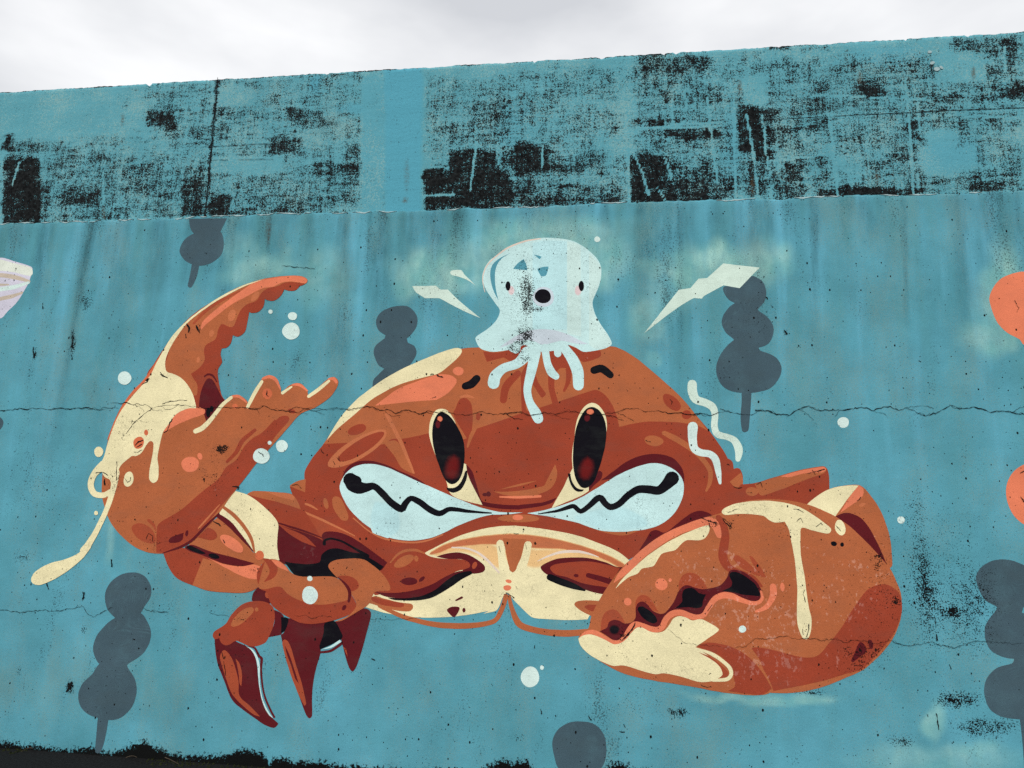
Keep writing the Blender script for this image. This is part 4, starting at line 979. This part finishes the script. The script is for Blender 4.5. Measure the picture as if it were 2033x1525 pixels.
# sauce-like cream running down the raised claw
cr = S('cream_splash', 'cream', 'A', '1350,95! 1200,138 1050,208 950,268 850,338 750,418 660,508 600,590 520,730 460,850 400,920 310,1022 240,1112 190,1212 155,1302 130,1382 110,1460 80,1525 B:622,490 B:640,545 B:660,575 B:700,600 B:715,650 B:755,580! B:780,492 B:870,412 B:900,414 B:940,392 B:985,322 B:1015,295 B:1036,312 B:1030,400 B:1010,500 B:1003,590 B:1035,622 B:1070,595 B:1076,500 B:1068,420 B:1085,330 B:1110,230 B:1150,170 B:1210,90 B:1300,45 B:1365,42! 820,1088! 815,1060 790,980 750,910 700,860 640,830 590,810 580,740 610,650 660,560 740,450 830,370 950,285 1060,220 1200,150', crab)
K('loop', 'cream', 'B', '650,480,70 575,555,50 550,640,48 580,706,46 650,716,42 705,690,44', cr)
K('thread', 'cream', 'B', '742,540,64 728,650,46 690,780,40 640,900,40 580,1020,44 532,1098,50 495,1148,58', cr)
S('drop', 'cream', 'B', '512,1105 470,1155 405,1193 330,1220 220,1250 120,1310 88,1370 108,1405 160,1412 260,1372 360,1312 440,1250 500,1192 552,1115', cr)
E('drop', 'cream', 'B', 843, 592, 38, 60, cr, 10)
E('spot', 'coral', 'B', 922, 310, 40, 48, cr, 20)
E('spot', 'coral', 'B', 980, 230, 16, 22, cr)
E('drop', 'cream', 'B', 612, 380, 35, 39, cr)
E('drop', 'cream', 'B', 591, 855, 15, 17, cr)

# right side: back leg, thumb, big claw
bl = S('leg', 'rust', 'K', '360,262! 500,250 700,190 950,120 1190,79 1232,110 1252,200 1252,315! 1030,470! 900,440 700,420 500,440 300,490! 200,460!', crab)
S('light', 'orange', 'K', '500,258! 700,195 950,122 1190,83 1222,110 1200,150 1000,222 800,302 600,372 555,370', bl)
S('shine', 'salmon', 'K', '760,182! 950,127 1190,85 1222,107 1190,140 1000,152 850,190', bl)
E('spot', 'orange', 'K', 472, 335, 64, 44, bl, 5)
S('shade', 'maroon', 'J', '655,625! 720,520 770,440 830,418 900,445 960,420 1080,320 1180,250 1260,224 1340,240 1405,277! 1200,360 950,460 800,560', crab)
th = S('thumb', 'orange', 'K', '1025,465! 1120,388 1230,318 1380,278 1545,268 1600,298 1680,390 1760,510 1820,650 1862,790 1882,940 1887,1080 1860,1110! 1780,1060! 1560,830! 1310,620!', crab)
S('light', 'cream', 'K', '1025,466! 1120,387 1230,320 1380,280 1548,273! 1430,420 1310,590! 1150,530', th)
S('shine', 'salmon', 'K', '1548,273! 1590,300 1595,370 1540,430 1450,490 1365,548! 1450,400', th)
S('gap', 'maroon', 'K', '1310,590! 1400,552 1490,560 1580,610 1660,710 1740,860 1800,990 1832,1068! 1700,960 1560,820 1430,700', th)
E('spot', 'tan', 'K', 1585, 468, 35, 17, th, -22)
bc = S('big_claw', 'orange', 'J', '1475,248! K:300,462 K:430,428 K:600,411 K:750,415 K:900,435 K:1030,465 K:1150,510 K:1310,585 K:1450,680 K:1560,780 K:1680,900 K:1780,1010 K:1870,1120 K:1920,1220 K:1970,1350 K:1986,1500 M:1780,430 M:1760,530 M:1700,682 M:1600,822 M:1480,942 M:1380,1022 M:1200,1102 M:1000,1182 M:800,1232 M:600,1252 M:450,1245! M:400,1266 M:250,1272 L:1525,1247 L:1400,1227 L:1250,1197 L:1050,1162 L:850,1132 L:600,1082 L:450,1032 L:300,952 L:180,872 L:100,802 L:50,722 L:45,690 L:80,640 L:140,600 J:180,1270 J:250,1130 J:330,1000 J:400,900 J:500,780 J:600,690 J:740,570 J:900,460 J:1100,370 J:1300,300', crab)
S('rim', 'salmon', 'J', '395,955! 450,850 560,730 700,600 850,490 1000,410 1200,330 1350,288 1440,318 1500,400 1505,480! 1450,500 1400,410 1360,372 1250,400 1050,470 880,570 700,700 560,840', bc)
S('rim_light', 'cream', 'J', '415,1012! 480,920 560,840 700,710 850,600 1000,510 1150,440 1280,388 1355,373 1362,430 1320,500 1250,522 1140,520 1080,560 1020,620 940,640 880,660 840,720 800,780 740,797 680,810 640,860 560,890 490,942', bc)
K('seam', 'rust', 'J', '1455,290,56 1500,360,66 1525,470,80 1510,590,92 1500,690,92 1550,790,80 1640,832,50 1800,892,36 1890,985,24', bc)
S('spot', 'brick', 'J', '1603,690 1640,673 1700,705 1790,780 1860,860 1872,888! 1800,862 1690,802 1620,732', bc)
S('spot', 'brick', 'J', '1763,680! 1800,690 1870,780 1938,895! 1870,880', bc)
for sp in ('268,1435! 275,1330 310,1250 380,1220 440,1240 490,1310 512,1360! 440,1400! 390,1400! 330,1420', '618,1225! 620,1140 650,1090 700,1073 760,1100 800,1160 852,1245! 740,1220! 690,1200!',
           '1055,1025! 1060,940 1100,870 1170,848 1240,870 1300,930 1342,1005! 1260,1050! 1110,1050!'):
    S('tooth_shade', 'brick', 'J', sp, bc)
gap = S('gape', 'maroon', 'J', '255,1440! 330,1402 350,1350 400,1325 460,1335 500,1360 580,1350 620,1300 620,1220 640,1160 690,1140 740,1170 790,1230 870,1265 920,1250 1000,1150 1050,1040 1100,985 1150,975 1220,1000 1300,1015 1400,1000 1480,970 1540,900 1560,840 1600,818 1700,838 1820,920 1892,1030 1892,1115 1830,1140 1720,1120 1600,1070 1500,1060 1420,1090 1370,1180 1320,1265 1240,1305 1170,1290 1070,1250 970,1270 900,1350 850,1430 770,1420 660,1370 590,1370 540,1440 470,1520 400,1530 320,1480', bc)
for sp in ('1088,1090 1100,1030 1150,1003 1210,1010 1260,1055 1330,1068! 1300,1130 1290,1190 1230,1207 1160,1197 1015,1207! 1090,1140', '638,1220 650,1195 690,1190 760,1230 820,1290 837,1340 800,1362 740,1340 680,1290',
           '1563,880 1580,845 1640,843 1730,888 1820,958 1872,1050 1872,1087! 1700,1070 1600,1045 1485,1035! 1580,990 1592,940'):
    S('hollow', 'black', 'J', sp, bc)
E('hollow', 'black', 'J', 405, 1425, 36, 34, bc, soft=5, under='maroon')
K('lip', 'salmon', 'L', '65,692,22 110,650,40 190,635,46 280,680,52 380,735,46 450,735,40 510,690,50 560,610,58 610,560,62 680,570,58 760,600,56 840,610,56 890,580,60 930,500,62 1000,445,64 1080,440,62 1160,470,60 1240,485,52 1310,460,52 1360,380,56 1420,300,60 1500,265,64 1580,270,64 1680,310,52 1780,340,42 1860,335,40 1897,290,34 1882,222,18', bc)
S('shade', 'rust', 'L', '1240,780! 1330,743 1450,750 1600,790 1740,870 1850,980 1930,1090 1992,1202! 1940,1245 1880,1269 1700,1252 1550,1227! 1620,1182 1610,1100 1600,1040 1560,960 1480,880 1380,830', bc)
S('light', 'cream', 'L', '43,700! 90,668 160,658 240,680 330,722 400,757 470,745 530,700 580,640 630,590 690,590 760,627 840,640 910,620 960,560 1000,500 1060,475 1130,490 1190,517 1280,505 1360,540 1430,580 1462,610 1420,650 1330,712 1222,787! 1320,850 1420,930 1480,1000 1497,1060 1460,1097 1380,1132 1260,1137 1150,1107 1030,1072 900,1050 820,1060 700,1032 560,987 480,970 400,977 300,942 200,892 120,832 60,762', bc)
S('inner_shade', 'brick', 'L', '1250,838! 1380,888 1480,970 1555,1040 1545,1082 1470,1095! 1497,1060 1472,992 1400,922', bc)
K('ring', 'cream', 'L', '1222,795,14 1380,852,34 1490,922,36 1565,992,38 1585,1060,38 1540,1110,40 1400,1122,26', bc)
S('shade', 'rust', 'M', '265,798! 330,788 480,815 650,860 780,890 900,885 970,840 1050,740 1150,620 1250,460 1350,310 1430,210 1520,165 1610,153 1690,185 1750,240 1777,330 1780,420 1740,560 1680,680 1560,830 1440,952 1370,1012 1250,1047 1000,1122 780,1172 485,1228! 440,1110 380,1000 350,920', bc)
S('spot', 'maroon', 'M', '1355,735 1400,760 1422,830 1360,880 1290,937 1268,925 1310,830', bc)
S('spot', 'maroon', 'M', '1440,713 1475,720 1492,770 1480,807 1455,797', bc)
K('hook', 'salmon', 'M', '480,178,66 485,240,72 460,320,58 400,390,48 310,427,24', bc)
E('spot', 'salmon', 'M', 575, 180, 22, 44, bc, -5)
E('spot', 'salmon', 'J', 880, 966, 62, 60, bc)
E('spot', 'salmon', 'J', 968, 923, 16, 18, bc)
E('spot', 'salmon', 'J', 540, 1142, 38, 40, bc)
E('hole', 'black', 'K', 1298, 862, 32, 25, bc, 20)
E('hole', 'black', 'K', 1382, 870, 19, 22, bc)
cs = S('cream_splash', 'cream', 'K', '165,540 200,500 300,460 450,435 620,428 780,445 920,480 1040,540 1160,620 1250,690 1272,722 1250,757 1180,752 1080,727 972,702 960,800 960,900 970,1020 1000,1180 1020,1330 1045,1500 M:868,500 M:866,600 M:850,672 M:820,708 M:780,692 M:740,600 M:722,500 M:722,350 M:725,200 M:715,60 900,1000 870,850 845,720 800,640! 700,647 640,620 590,582 480,565 350,560 200,572', crab)
E('drop', 'cream', 'K', 1362, 700, 52, 78, cs, -15)

# ---- the little octopus on the crab's head
oc = figure('painted_octopus', 'small white ghostlike octopus with round black mouth on the crab head', 'painted octopus', 1080, 780)
ob = S('head', 'white', 'G', '223,1130 260,1090 350,1030 430,950 470,850 420,770 350,670 310,590 293,510 310,430 370,340 480,260 620,180 780,130 900,113 1050,118 1200,143 1310,200 1420,290 1482,380 1493,480 1477,580 1432,690 1405,770 1430,880 1490,990 1560,1090 1597,1160 1592,1197 1520,1232 1400,1257 1310,1262 1230,1220 1160,1190! 1100,1240 1000,1255 880,1264 770,1235 740,1200 690,1202 640,1272 590,1267 560,1247 420,1264 330,1252 265,1222', oc)
S('stripe', 'ice', 'G', '800,165! 950,140 1145,150! 1145,1040! 980,1040 800,1045!', ob)
S('stripe', 'foam', 'G', '1150,150! 1240,170 1285,195! 1290,1110! 1150,1080!', ob)
S('stripe', 'foam', 'G', '1370,270! 1475,385 1485,480 1470,580 1425,690 1400,770 1425,880 1485,990 1555,1090 1590,1160 1580,1195 1450,1235 1370,1190!', ob)
K('edge', 'chalk', 'G', '320,660,6 300,580,8 300,500,10 330,410,12 420,310,14 560,210,16 740,143,16 880,122,10', ob)
S('cutout', 'sea', 'G', '578,268! 480,330 430,420 420,540 430,640 457,745! 410,660 380,560 373,460 400,380 470,318', ob)
S('cutout', 'sea', 'G', '603,427! 650,370 710,328! 738,390 745,440! 680,435', ob)
S('cutout', 'sea', 'G', '812,280! 892,303! 870,330!', ob)
S('cutout', 'sea', 'G', '848,427! 900,408 962,403! 950,460 930,497 885,502! 860,460', ob)
E('cheek', 'blush', 'G', 585, 645, 22, 36, ob, soft=3, under='white')
E('cheek', 'blush', 'G', 1258, 645, 24, 40, ob, soft=3, under='foam')
E('eye', 'black', 'G', 552, 600, 26, 47, ob)
E('eye', 'black', 'G', 1292, 600, 27, 51, ob)
E('mouth_rim', 'pink', 'G', 910, 710, 108, 104, ob)
E('mouth', 'black', 'G', 904, 703, 82, 73, ob)
S('skirt_lining', 'pink', 'G', '460,1225! 560,1150 680,1080 780,1047 900,1035 1020,1045 1150,1085 1260,1140 1365,1187! 1240,1182 1100,1152 1000,1172 900,1192 800,1152 680,1152 560,1192', ob)
for t, sp in (('E', '1905,120,100 1830,200,75 1720,240,70 1655,300,88 1642,355,92'), ('E', '1965,120,84 1935,260,75 1905,400,62 1922,500,62 1970,590,82 1988,630,78'),
              ('F', '320,80,60 340,200,56 370,270,66 405,302,54'), ('F', '470,80,70 540,180,85 575,270,90 580,370,84'), ('F', '415,60,50 420,125,56'), ('G', '640,1190,80 634,1240,86')):
    K('tentacle', 'white', t, sp, oc)

# ---- lightning bolts and shiver lines
LB = 'pale lightning bolts'
def single(name, o, label, group=None): return tag(o, label, 'lightning bolt' if name == 'b' else 'wavy line', group)
single('b', S('painted_lightning_bolt', 'mint', 'T', '518,465! 765,459! 810,498! 892,500! 1000,610 1228,797! 1050,720 800,589! 650,589! 560,530'), 'long pale lightning bolt left of the octopus', LB)
single('b', S('painted_lightning_bolt', 'mint', 'T', '915,315 935,300! 1030,298 1060,340 1182,457! 1090,400 1000,365 925,345'), 'short pale lightning bolt close to the left of the octopus head', LB)
single('b', S('painted_lightning_bolt', 'mint', 'U', '745,165! 1022,196! 870,351! 750,330! 605,408 585,431! 525,425! 400,500 148,692! 230,590 410,365! 500,350! 560,280! 625,275!'), 'large pale lightning bolt at the right above the skewer silhouette', LB)
single('w', K('painted_wavy_line', 'mint', 'F', '1463,365,72 1465,420,74 1490,480,66 1560,505,60 1620,540,60 1640,600,52 1635,690,52 1660,750,54 1740,775,48 1790,800,56 1825,870,64 1818,945,40'), 'long pale wavy line above the right side of the crab shell', 'pale wavy lines')
single('w', K('painted_wavy_line', 'bubble', 'F', '1468,695,80 1465,780,68 1480,860,62 1530,895,56 1600,905,54 1645,950,56 1665,1040,46 1680,1130,22'), 'short pale wavy line on the right side of the crab shell', 'pale wavy lines')

# ---- bubbles
BB = 'pale painted bubbles'
for (t, cx, cy, rx, ry, lab) in (
    ('A', 1557, 499, 68, 64, 'large pale bubble between the raised claw finger and thumb'),
    ('A', 1568, 383, 36, 32, 'middle-sized pale bubble just above the large one inside the raised claw'),
    ('A', 1398, 349, 17, 16, 'tiny pale bubble beside the raised claw finger teeth'),
    ('A', 265, 864, 53, 50, 'pale speckled bubble left of the raised claw above the crack'),
    ('A', 1326, 1468, 65, 58, 'pale cracked bubble touching the wrist edge of the raised claw'),
    ('A', 1485, 1391, 47, 46, 'plain pale bubble right of the raised claw wrist'),
    ('A', 1390, 1366, 15, 15, 'tiny pale bubble on the raised claw wrist edge'),
    ('K', 1975, 622, 38, 38, 'small pale bubble right of the big lowered claw'),
    ('L', 1697, 605, 37, 36, 'small pale blue bubble on the middle of the big lowered claw'),
    ('X', 326, 398, 114, 126, 'large pale egg-shaped bubble below the crab belly'),
    ('X', 472, 282, 24, 28, 'tiny pale bubble beside the egg-shaped bubble below the belly'),
    ('Z', 664, 377, 43, 42, 'pale bubble under the crack right of the tall skewer silhouette'),
    ('G', 1452, 128, 30, 28, 'small pale bubble above the right of the octopus head')):
    tag(E('painted_bubble', 'bubble', t, cx, cy, rx, ry), lab, 'painted bubble', BB)

# ------------------------------------------------------------------ cracks, joints and chips of the wall
crack_mat = plain('crack_depth', COLOURS['crack'], 1.0, 90, .5, 1.2)
def jag(pts, amp):
    out = []
    for (x0, y0, w0, _), (x1, y1, w1, _) in zip(pts, pts[1:]):
        L = math.hypot(x1 - x0, y1 - y0); k = max(2, int(L / 4.0))
        for j in range(k):
            t = j / k
            a = amp * (1.0 if 0 < j else .4)
            out.append((x0 + (x1 - x0) * t + rng.uniform(-.8, .8), y0 + (y1 - y0) * t + rng.uniform(-a, a), max(.22, (w0 + (w1 - w0) * t) * rng.uniform(.3, 1.4))))
    out.append(pts[-1][:3])
    return out
def crack(tile, spec, amp=1.5, name='crack', mat=None, gain=.78):
    pts = [(x, y, w * gain, c) for x, y, w, c in parse(spec, tile)]
    return sheet(name, outline_stroke(jag(pts, amp)), 'crack', wall, level=70, mat=mat or crack_mat)
for t, sp in (
    ('Y', '-900,300,10 -600,262,11 -300,285,10 -120,268,10 0,270,13 60,265,12 120,265,10 190,245,11 240,258,11 300,245,10 370,243,5 420,250,5 500,255,10 560,245,9 620,250,9 680,255,10 760,243,9 830,240,11 880,250,8 960,262,8 990,235,5 1060,240,5 1140,245,4'),
    ('Y', '960,262,4 1010,250,4 1110,236,3'),
    ('Y', '1065,195,3 1180,200,8 1220,188,11 1270,212,10 1330,205,6 1420,220,6 1460,248,7 1490,265,4 1560,262,3'),
    ('Y', '1460,245,5 1530,225,4 1600,215,4 1700,212,6 1760,215,7 1840,230,5 1920,240,4'),
    ('Y', '1280,210,7 1340,225,6 1390,280,3'), ('Y', '1550,225,3 1590,255,4 1640,255,6 1690,230,5 1720,212,4'),
    ('A', '820,1090,6 900,1100,5 1000,1090,6 1100,1095,7 1180,1090,7 1240,1100,10 1300,1105,7 1340,1078,8 1400,1105,7 1470,1115,6 1540,1120,6 1600,1085,4 1680,1105,4 1790,1135,3'),
    ('A', '1290,1105,5 1310,1138,3'), ('A', '1540,1120,4 1600,1130,4 1700,1095,3 1830,1110,4 1900,1105,4 2040,1110,4'), ('A', '1540,1130,4 1640,1135,3 1690,1140,2'),
    ('E', '150,545,4 260,570,4 340,555,5 440,550,4 540,560,4 640,540,5 700,540,7 760,565,7 830,560,7 880,590,7 950,565,6 1000,570,8 1080,595,11 1130,570,7 1170,580,6 1280,575,6 1350,600,5 1450,605,5 1540,575,6 1640,600,7 1730,590,7 1800,630,5 1870,635,3'),
    ('E', '1730,595,4 1850,575,4 1920,605,4 2033,590,4'), ('E', '800,570,3 850,610,4 920,605,3'), ('E', '250,565,3 330,600,3'), ('E', '1120,575,4 1180,600,3'),
    ('F', '0,600,4 80,580,4 140,580,4 200,610,4 310,580,4 400,600,5 480,575,4 560,575,5 640,600,5 780,600,7 860,615,6 930,645,3'), ('F', '400,600,4 460,630,3 520,632,2'),
    ('F', '790,590,5 870,580,5 960,550,5 1050,555,4 1100,580,6 1200,565,6 1290,590,7 1380,585,7 1450,600,9 1530,590,9 1610,605,8 1680,580,5 1750,570,4'), ('F', '880,580,3 940,610,4 1010,650,3'),
    ('U', '720,1265,4 800,1290,6 880,1305,5 960,1310,5 1000,1290,5'),
    ('Z', '0,285,8 90,285,10 160,318,11 255,322,10 325,275,8 400,252,7 460,282,7 570,285,7 640,285,10 710,278,11 800,260,8 840,265,8 890,288,11 930,270,9 1020,255,9 1080,285,8 1130,268,7 1200,290,7 1285,328,8 1390,295,8 1440,265,7 1475,248,7 1530,270,7 1580,272,8 1650,260,9 1720,275,8 1780,300,8 1860,290,8 1940,300,8 2033,315,7 2300,280,7 2700,310,6'),
    ('Z', '1140,265,4 1210,255,4 1290,252,4 1350,272,3'), ('Z', '1780,300,5 1840,285,4 1940,300,3 2000,262,5 2080,258,5'), ('Z', '630,288,4 600,330,3'), ('Z', '900,290,3 980,315,4 1000,338,2'), ('Z', '325,275,3 400,320,3 440,360,2'),
    ('W', '-480,360,7 -300,390,7 -120,370,7 0,380,8 60,362,7 170,345,7 200,400,6 240,422,6 340,370,7 380,350,4'), ('W', '600,355,5 660,380,6 720,385,6 790,385,3'),
    ('S', '650,340,7 700,365,8 760,380,6 900,375,6 1010,345,8 1080,375,8 1220,405,8 1290,380,7 1390,345,7 1520,345,7 1600,350,4 1800,365,4 2100,345,4'),
    ('M', '100,790,4 210,780,4 300,700,5 400,710,7 540,680,7 640,680,6 720,705,8 800,700,11 900,700,8 960,725,7 1060,705,6 1150,715,6 1210,740,6 1280,715,5 1400,720,5 1490,750,4 1690,720,6'),
    ('L', '950,610,3 1040,680,5 1100,735,5 1220,760,5 1400,770,4 1560,800,3'), ('H', '360,1200,5 480,1210,4 700,1205,5 850,1190,4'), ('D', '780,520,4 880,515,4 930,545,5 1000,520,4 1100,530,4'), ('C', '0,1140,5 130,1155,5'),
    ('D', '70,490,5 150,515,5 230,520,4'), ('P', '560,528,1.6 590,530,1.8 625,534,1.2')):
    crack(t, sp, gain=.46 if t in 'WSMLHDC' else .62)
    if len(sp) > 110:          # finer strands that leave the main crack and rejoin it
        toks = sp.split()
        for k in range(0, len(toks) - 3, 4):
            if rng.random() < .75: crack(t, ' '.join(toks[k:k + 4]), 3.6, gain=.26)
scuff_mat = plain('scuff', (0.012, 0.012, 0.013), 1.0, 120, .4, 1.4)
for t, sp in (('A', '748,440,10 765,475,26 760,510,6'), ('A', '825,455,8 832,490,22 845,515,14 852,480,6'), ('A', '735,525,12 742,550,10'), ('A', '545,820,8 552,845,12 600,862,6'), ('A', '430,880,14 452,862,16 440,890,8'),
              ('A', '400,915,5 440,895,7 460,868,4'), ('A', '635,1180,10 610,1220,12 600,1270,8 572,1285,8'), ('A', '1370,960,6 1365,990,8 1380,1005,6'), ('B', '895,330,8 920,300,12 955,290,8'), ('B', '905,345,8 945,320,8'),
              ('B', '885,385,4 920,385,5 950,365,3'), ('B', '820,590,5 835,615,8 858,600,6 862,575,4'), ('B', '590,545,6 640,535,8 680,560,8'), ('B', '655,590,10 660,635,16'), ('B', '755,455,4 750,540,6 750,600,4'), ('B', '710,1215,5 713,1270,10'),
              ('B', '208,1400,10 222,1445,8'), ('B', '490,1470,10 495,1510,14'), ('B', '1430,590,16 1432,612,6'), ('B', '1505,920,6 1545,940,12 1560,955,5'), ('B', '1580,1060,6 1590,1085,10'), ('B', '1850,380,8 1885,400,14 1890,415,6'),
              ('B', '1650,650,8 1700,655,22 1690,670,8'), ('B', '980,1060,4 1000,1010,6 1035,1030,5 1030,1075,4'), ('K', '1320,680,5 1345,710,8 1365,735,4'), ('K', '890,512,5 940,515,9 990,545,5'), ('K', '1120,690,4 1170,650,8 1180,670,5'),
              ('K', '230,545,5 265,538,7 320,512,3'), ('K', '175,600,8 200,650,10 250,690,12'), ('K', '1020,150,5 1100,140,8 1200,110,12'), ('K', '1080,115,4 1110,165,5'), ('K', '520,265,5 560,240,8 575,290,5'), ('K', '1530,430,5 1570,390,8'), ('K', '425,340,5 470,345,7'),
              ('K', '280,280,5 330,300,8 370,290,5'), ('K', '920,640,5 960,600,7 985,650,5'), ('K', '1000,1330,4 990,1370,9 1010,1450,7'), ('M', '845,545,5 840,600,18 820,680,12'), ('M', '775,600,4 785,660,7'), ('M', '1310,970,4 1370,965,7 1385,985,8 1350,1010,5'),
              ('L', '1275,1165,5 1340,1190,8 1385,1185,6'), ('L', '480,720,14 540,660,22 590,590,18 615,540,8'), ('L', '1350,420,8 1390,360,8'), ('L', '1360,1060,6 1380,1050,5'), ('J', '1280,290,5 1340,320,12 1430,350,16'), ('J', '1500,300,6 1560,340,8 1590,400,5'),
              ('E', '1150,290,6 1175,285,9'), ('E', '1200,290,10 1225,305,16 1250,310,6'), ('E', '1165,470,4 1195,460,6'), ('E', '300,870,4 325,900,6'), ('E', '430,930,5 450,960,6 440,920,4'), ('E', '395,960,5 410,985,7'), ('E', '80,1150,4 120,1140,6 150,1170,5'),
              ('D', '175,830,6 190,880,12 200,860,8'), ('D', '190,900,4 200,980,7 205,1020,4'), ('D', '1425,880,6 1455,890,12'), ('N', '272,1180,8 275,1262,12'), ('N', '590,1080,8 585,1175,16'), ('N', '580,1240,8 583,1275,10'), ('N', '345,840,7 347,865,9'), ('N', '1300,1395,7 1350,1422,9'),
              ('U', '1205,665,12 1225,695,20'), ('U', '1070,420,8 1080,430,12'), ('U', '1105,480,5 1115,495,8'), ('S', '1060,1015,8 1070,1090,12 1080,1165,7'), ('S', '1060,275,10 1065,330,22'), ('S', '1040,100,6 1055,210,8'), ('S', '1140,860,10 1148,880,16'),
              ('S', '975,1025,8 980,1040,8'), ('S', '1180,560,6 1195,600,12'), ('X', '380,10,10 382,38,16'), ('X', '455,790,8 468,850,16'), ('X', '1040,870,8 1075,930,18 1085,920,8'), ('X', '1480,980,10 1500,1015,14'), ('X', '1425,1070,12 1490,1075,14'), ('X', '640,870,10 644,885,12'),
              ('H', '1600,505,4 1615,560,5'), ('H', '1855,480,4 1868,535,4'), ('H', '1700,970,8 1745,1000,14'), ('H', '1740,380,5 1790,385,5'), ('H', '1765,890,4 1775,915,5'), ('F', '1290,480,5 1310,500,6 1300,520,4'), ('F', '1730,985,5 1750,990,6'), ('F', '1100,800,6 1140,810,5'),
              ('Q', '1960,940,4 1990,1000,5 1975,1030,3'), ('V', '580,140,4 598,130,5'), ('V', '580,250,4 595,275,6'), ('W', '165,290,14 175,245,10'), ('W', '45,965,18 70,930,30 85,895,12'), ('W', '530,580,8 542,585,10'), ('W', '570,655,6 575,648,7'), ('W', '100,715,8 96,722,8'), ('W', '645,100,7 642,105,7'), ('W', '372,0,6 376,55,8'),
              ('Y', '1210,490,4 1290,385,8 1390,300,6 1460,250,7'), ('Y', '1560,205,5 1640,178,9 1740,166,8 1800,170,4')):
    crack(t, sp, 1.0, 'scuff', scuff_mat, .8)
joint_mat = plain('dark_joint', (0.02, 0.022, 0.024), 1.0, 60, .4, 1.3)  # dark lines of the construction joints in the upper course
for sp, nm in (('430,152,1.6 424,220,1.2 418,280,2 411,360,1.8 404,432,1.6', 'joint'), ('398,290,.9 470,286,1.2', 'joint'), ('478,285,1.0 540,283,.9', 'joint'), ('1505,236,.8 1580,232,1 1640,229,.8', 'joint'), ('1655,228,.9 1800,221,1.2 1880,217,1.3 2033,211,1.5 2400,196,1.4', 'joint'), ('418,316,.6 450,315,.9', 'joint'), ('470,314,.7 540,314,.9', 'joint')):
    pts = parse(sp, 'P')
    o = sheet(nm, outline_stroke(jag(pts, .5)), 'crack', wall, level=0, mat=joint_mat)
    o.location.y = 0.0165
# bright broken edge along the ledge
chip_mat = plain('broken_render', COLOURS['chip'], 0.95, 70, .8, 1.1)
x = -5.4
while x < 3.6:
    L = rng.uniform(.03, .22)
    i0 = int(np.searchsorted(fx2, x)); i1 = int(np.searchsorted(fx2, x + L))
    if i1 - i0 > 1 and rng.random() < .62:
        vs, fs = [], []
        for i in range(i0, i1 + 1):
            t = (i - i0) / (i1 - i0); h = rng.uniform(.002, .011) * math.sin(math.pi * min(.95, max(.05, t)))
            zt = LEDGE + led[i]
            vs += [(fx2[i], -0.0012, zt - h), (fx2[i], 0.001, zt + .0015), (fx2[i], 0.012, zt + .003)]
        for k in range(len(vs) // 3 - 1):
            a = 3 * k
            fs += [(a, a + 3, a + 4, a + 1), (a + 1, a + 4, a + 5, a + 2)]
        mesh_object('chipped_edge', vs, fs, chip_mat, wall)
    x += L + rng.uniform(.0, .08)
# dabs of bare white plaster knocked out high on the wall
for (px_, py_, rx_, ry_) in ((1848, 100, 4, 3), (1853, 122, 5, 3), (1862, 134, 6, 4), (1871, 131, 4, 2.5)):
    o = E('plaster_scar', 'chip', 'P', px_, py_, rx_, ry_, wall, rng.uniform(-40, 40), mat=chip_mat)
    o.location.y = 0.0165

# ------------------------------------------------------------------ moss and twigs at the foot
moss_mat = plain('moss', (0.020, 0.024, 0.009), 0.95, 120, .4, 1.6)
vs, fs = [], []
for k in range(1500):
    x = rng.uniform(-5.6, 3.2)
    if mnoise.noise((x * 1.3, 3.3, 0)) < -0.05: continue
    y = -abs(rng.gauss(0.03, 0.05)) - .003; h = rng.uniform(.004, .016); w = rng.uniform(.004, .012)
    a = rng.uniform(0, math.pi); c, s = math.cos(a) * w, math.sin(a) * w
    b0 = len(vs)
    vs += [(x - c, y - s, 0.0), (x + c, y + s, 0.0), (x + s * .6, y - c * .6, 0.0), (x + rng.uniform(-.004, .004), y, h)]
    fs += [(b0, b0 + 1, b0 + 3), (b0 + 1, b0 + 2, b0 + 3), (b0 + 2, b0, b0 + 3)]
o = mesh_object('moss', vs, fs, moss_mat); o['kind'] = 'stuff'
o['label'] = 'dark green moss tufts along the foot of the wall'; o['category'] = 'moss'
twig_mat = plain('dry_twig', (0.09, 0.07, 0.05), 0.9, 80, .6, 1.2)
for i, (px_, ln, an, lab) in enumerate(((258, .11, .5, 'thin dry twig lying left of centre at the wall foot'), (72, .07, 2.6, 'thin dry twig lying at the far left of the wall foot'), (335, .13, .15, 'long dry twig lying on the black foot of the wall'))):
    x0, _ = on_wall(px_, 1505); vs, fs = [], []
    pts = [(x0 + ln * t * math.cos(an), -.045 - .03 * t * math.sin(an) * 2, .012 + .02 * math.sin(t * 2.2 + i)) for t in (0, .25, .5, .75, 1)]
    for k, p in enumerate(pts):
        r_ = .003 * (1 - .15 * k)
        for q in range(5):
            a = 2 * math.pi * q / 5; vs.append((p[0], p[1] + r_ * math.cos(a), p[2] + r_ * math.sin(a)))
    for k in range(4):
        for q in range(5): fs.append((5 * k + q, 5 * k + (q + 1) % 5, 5 * k + 5 + (q + 1) % 5, 5 * k + 5 + q))
    tag(mesh_object('twig', vs, fs, twig_mat, smooth=True), lab, 'twig', 'dry twigs')
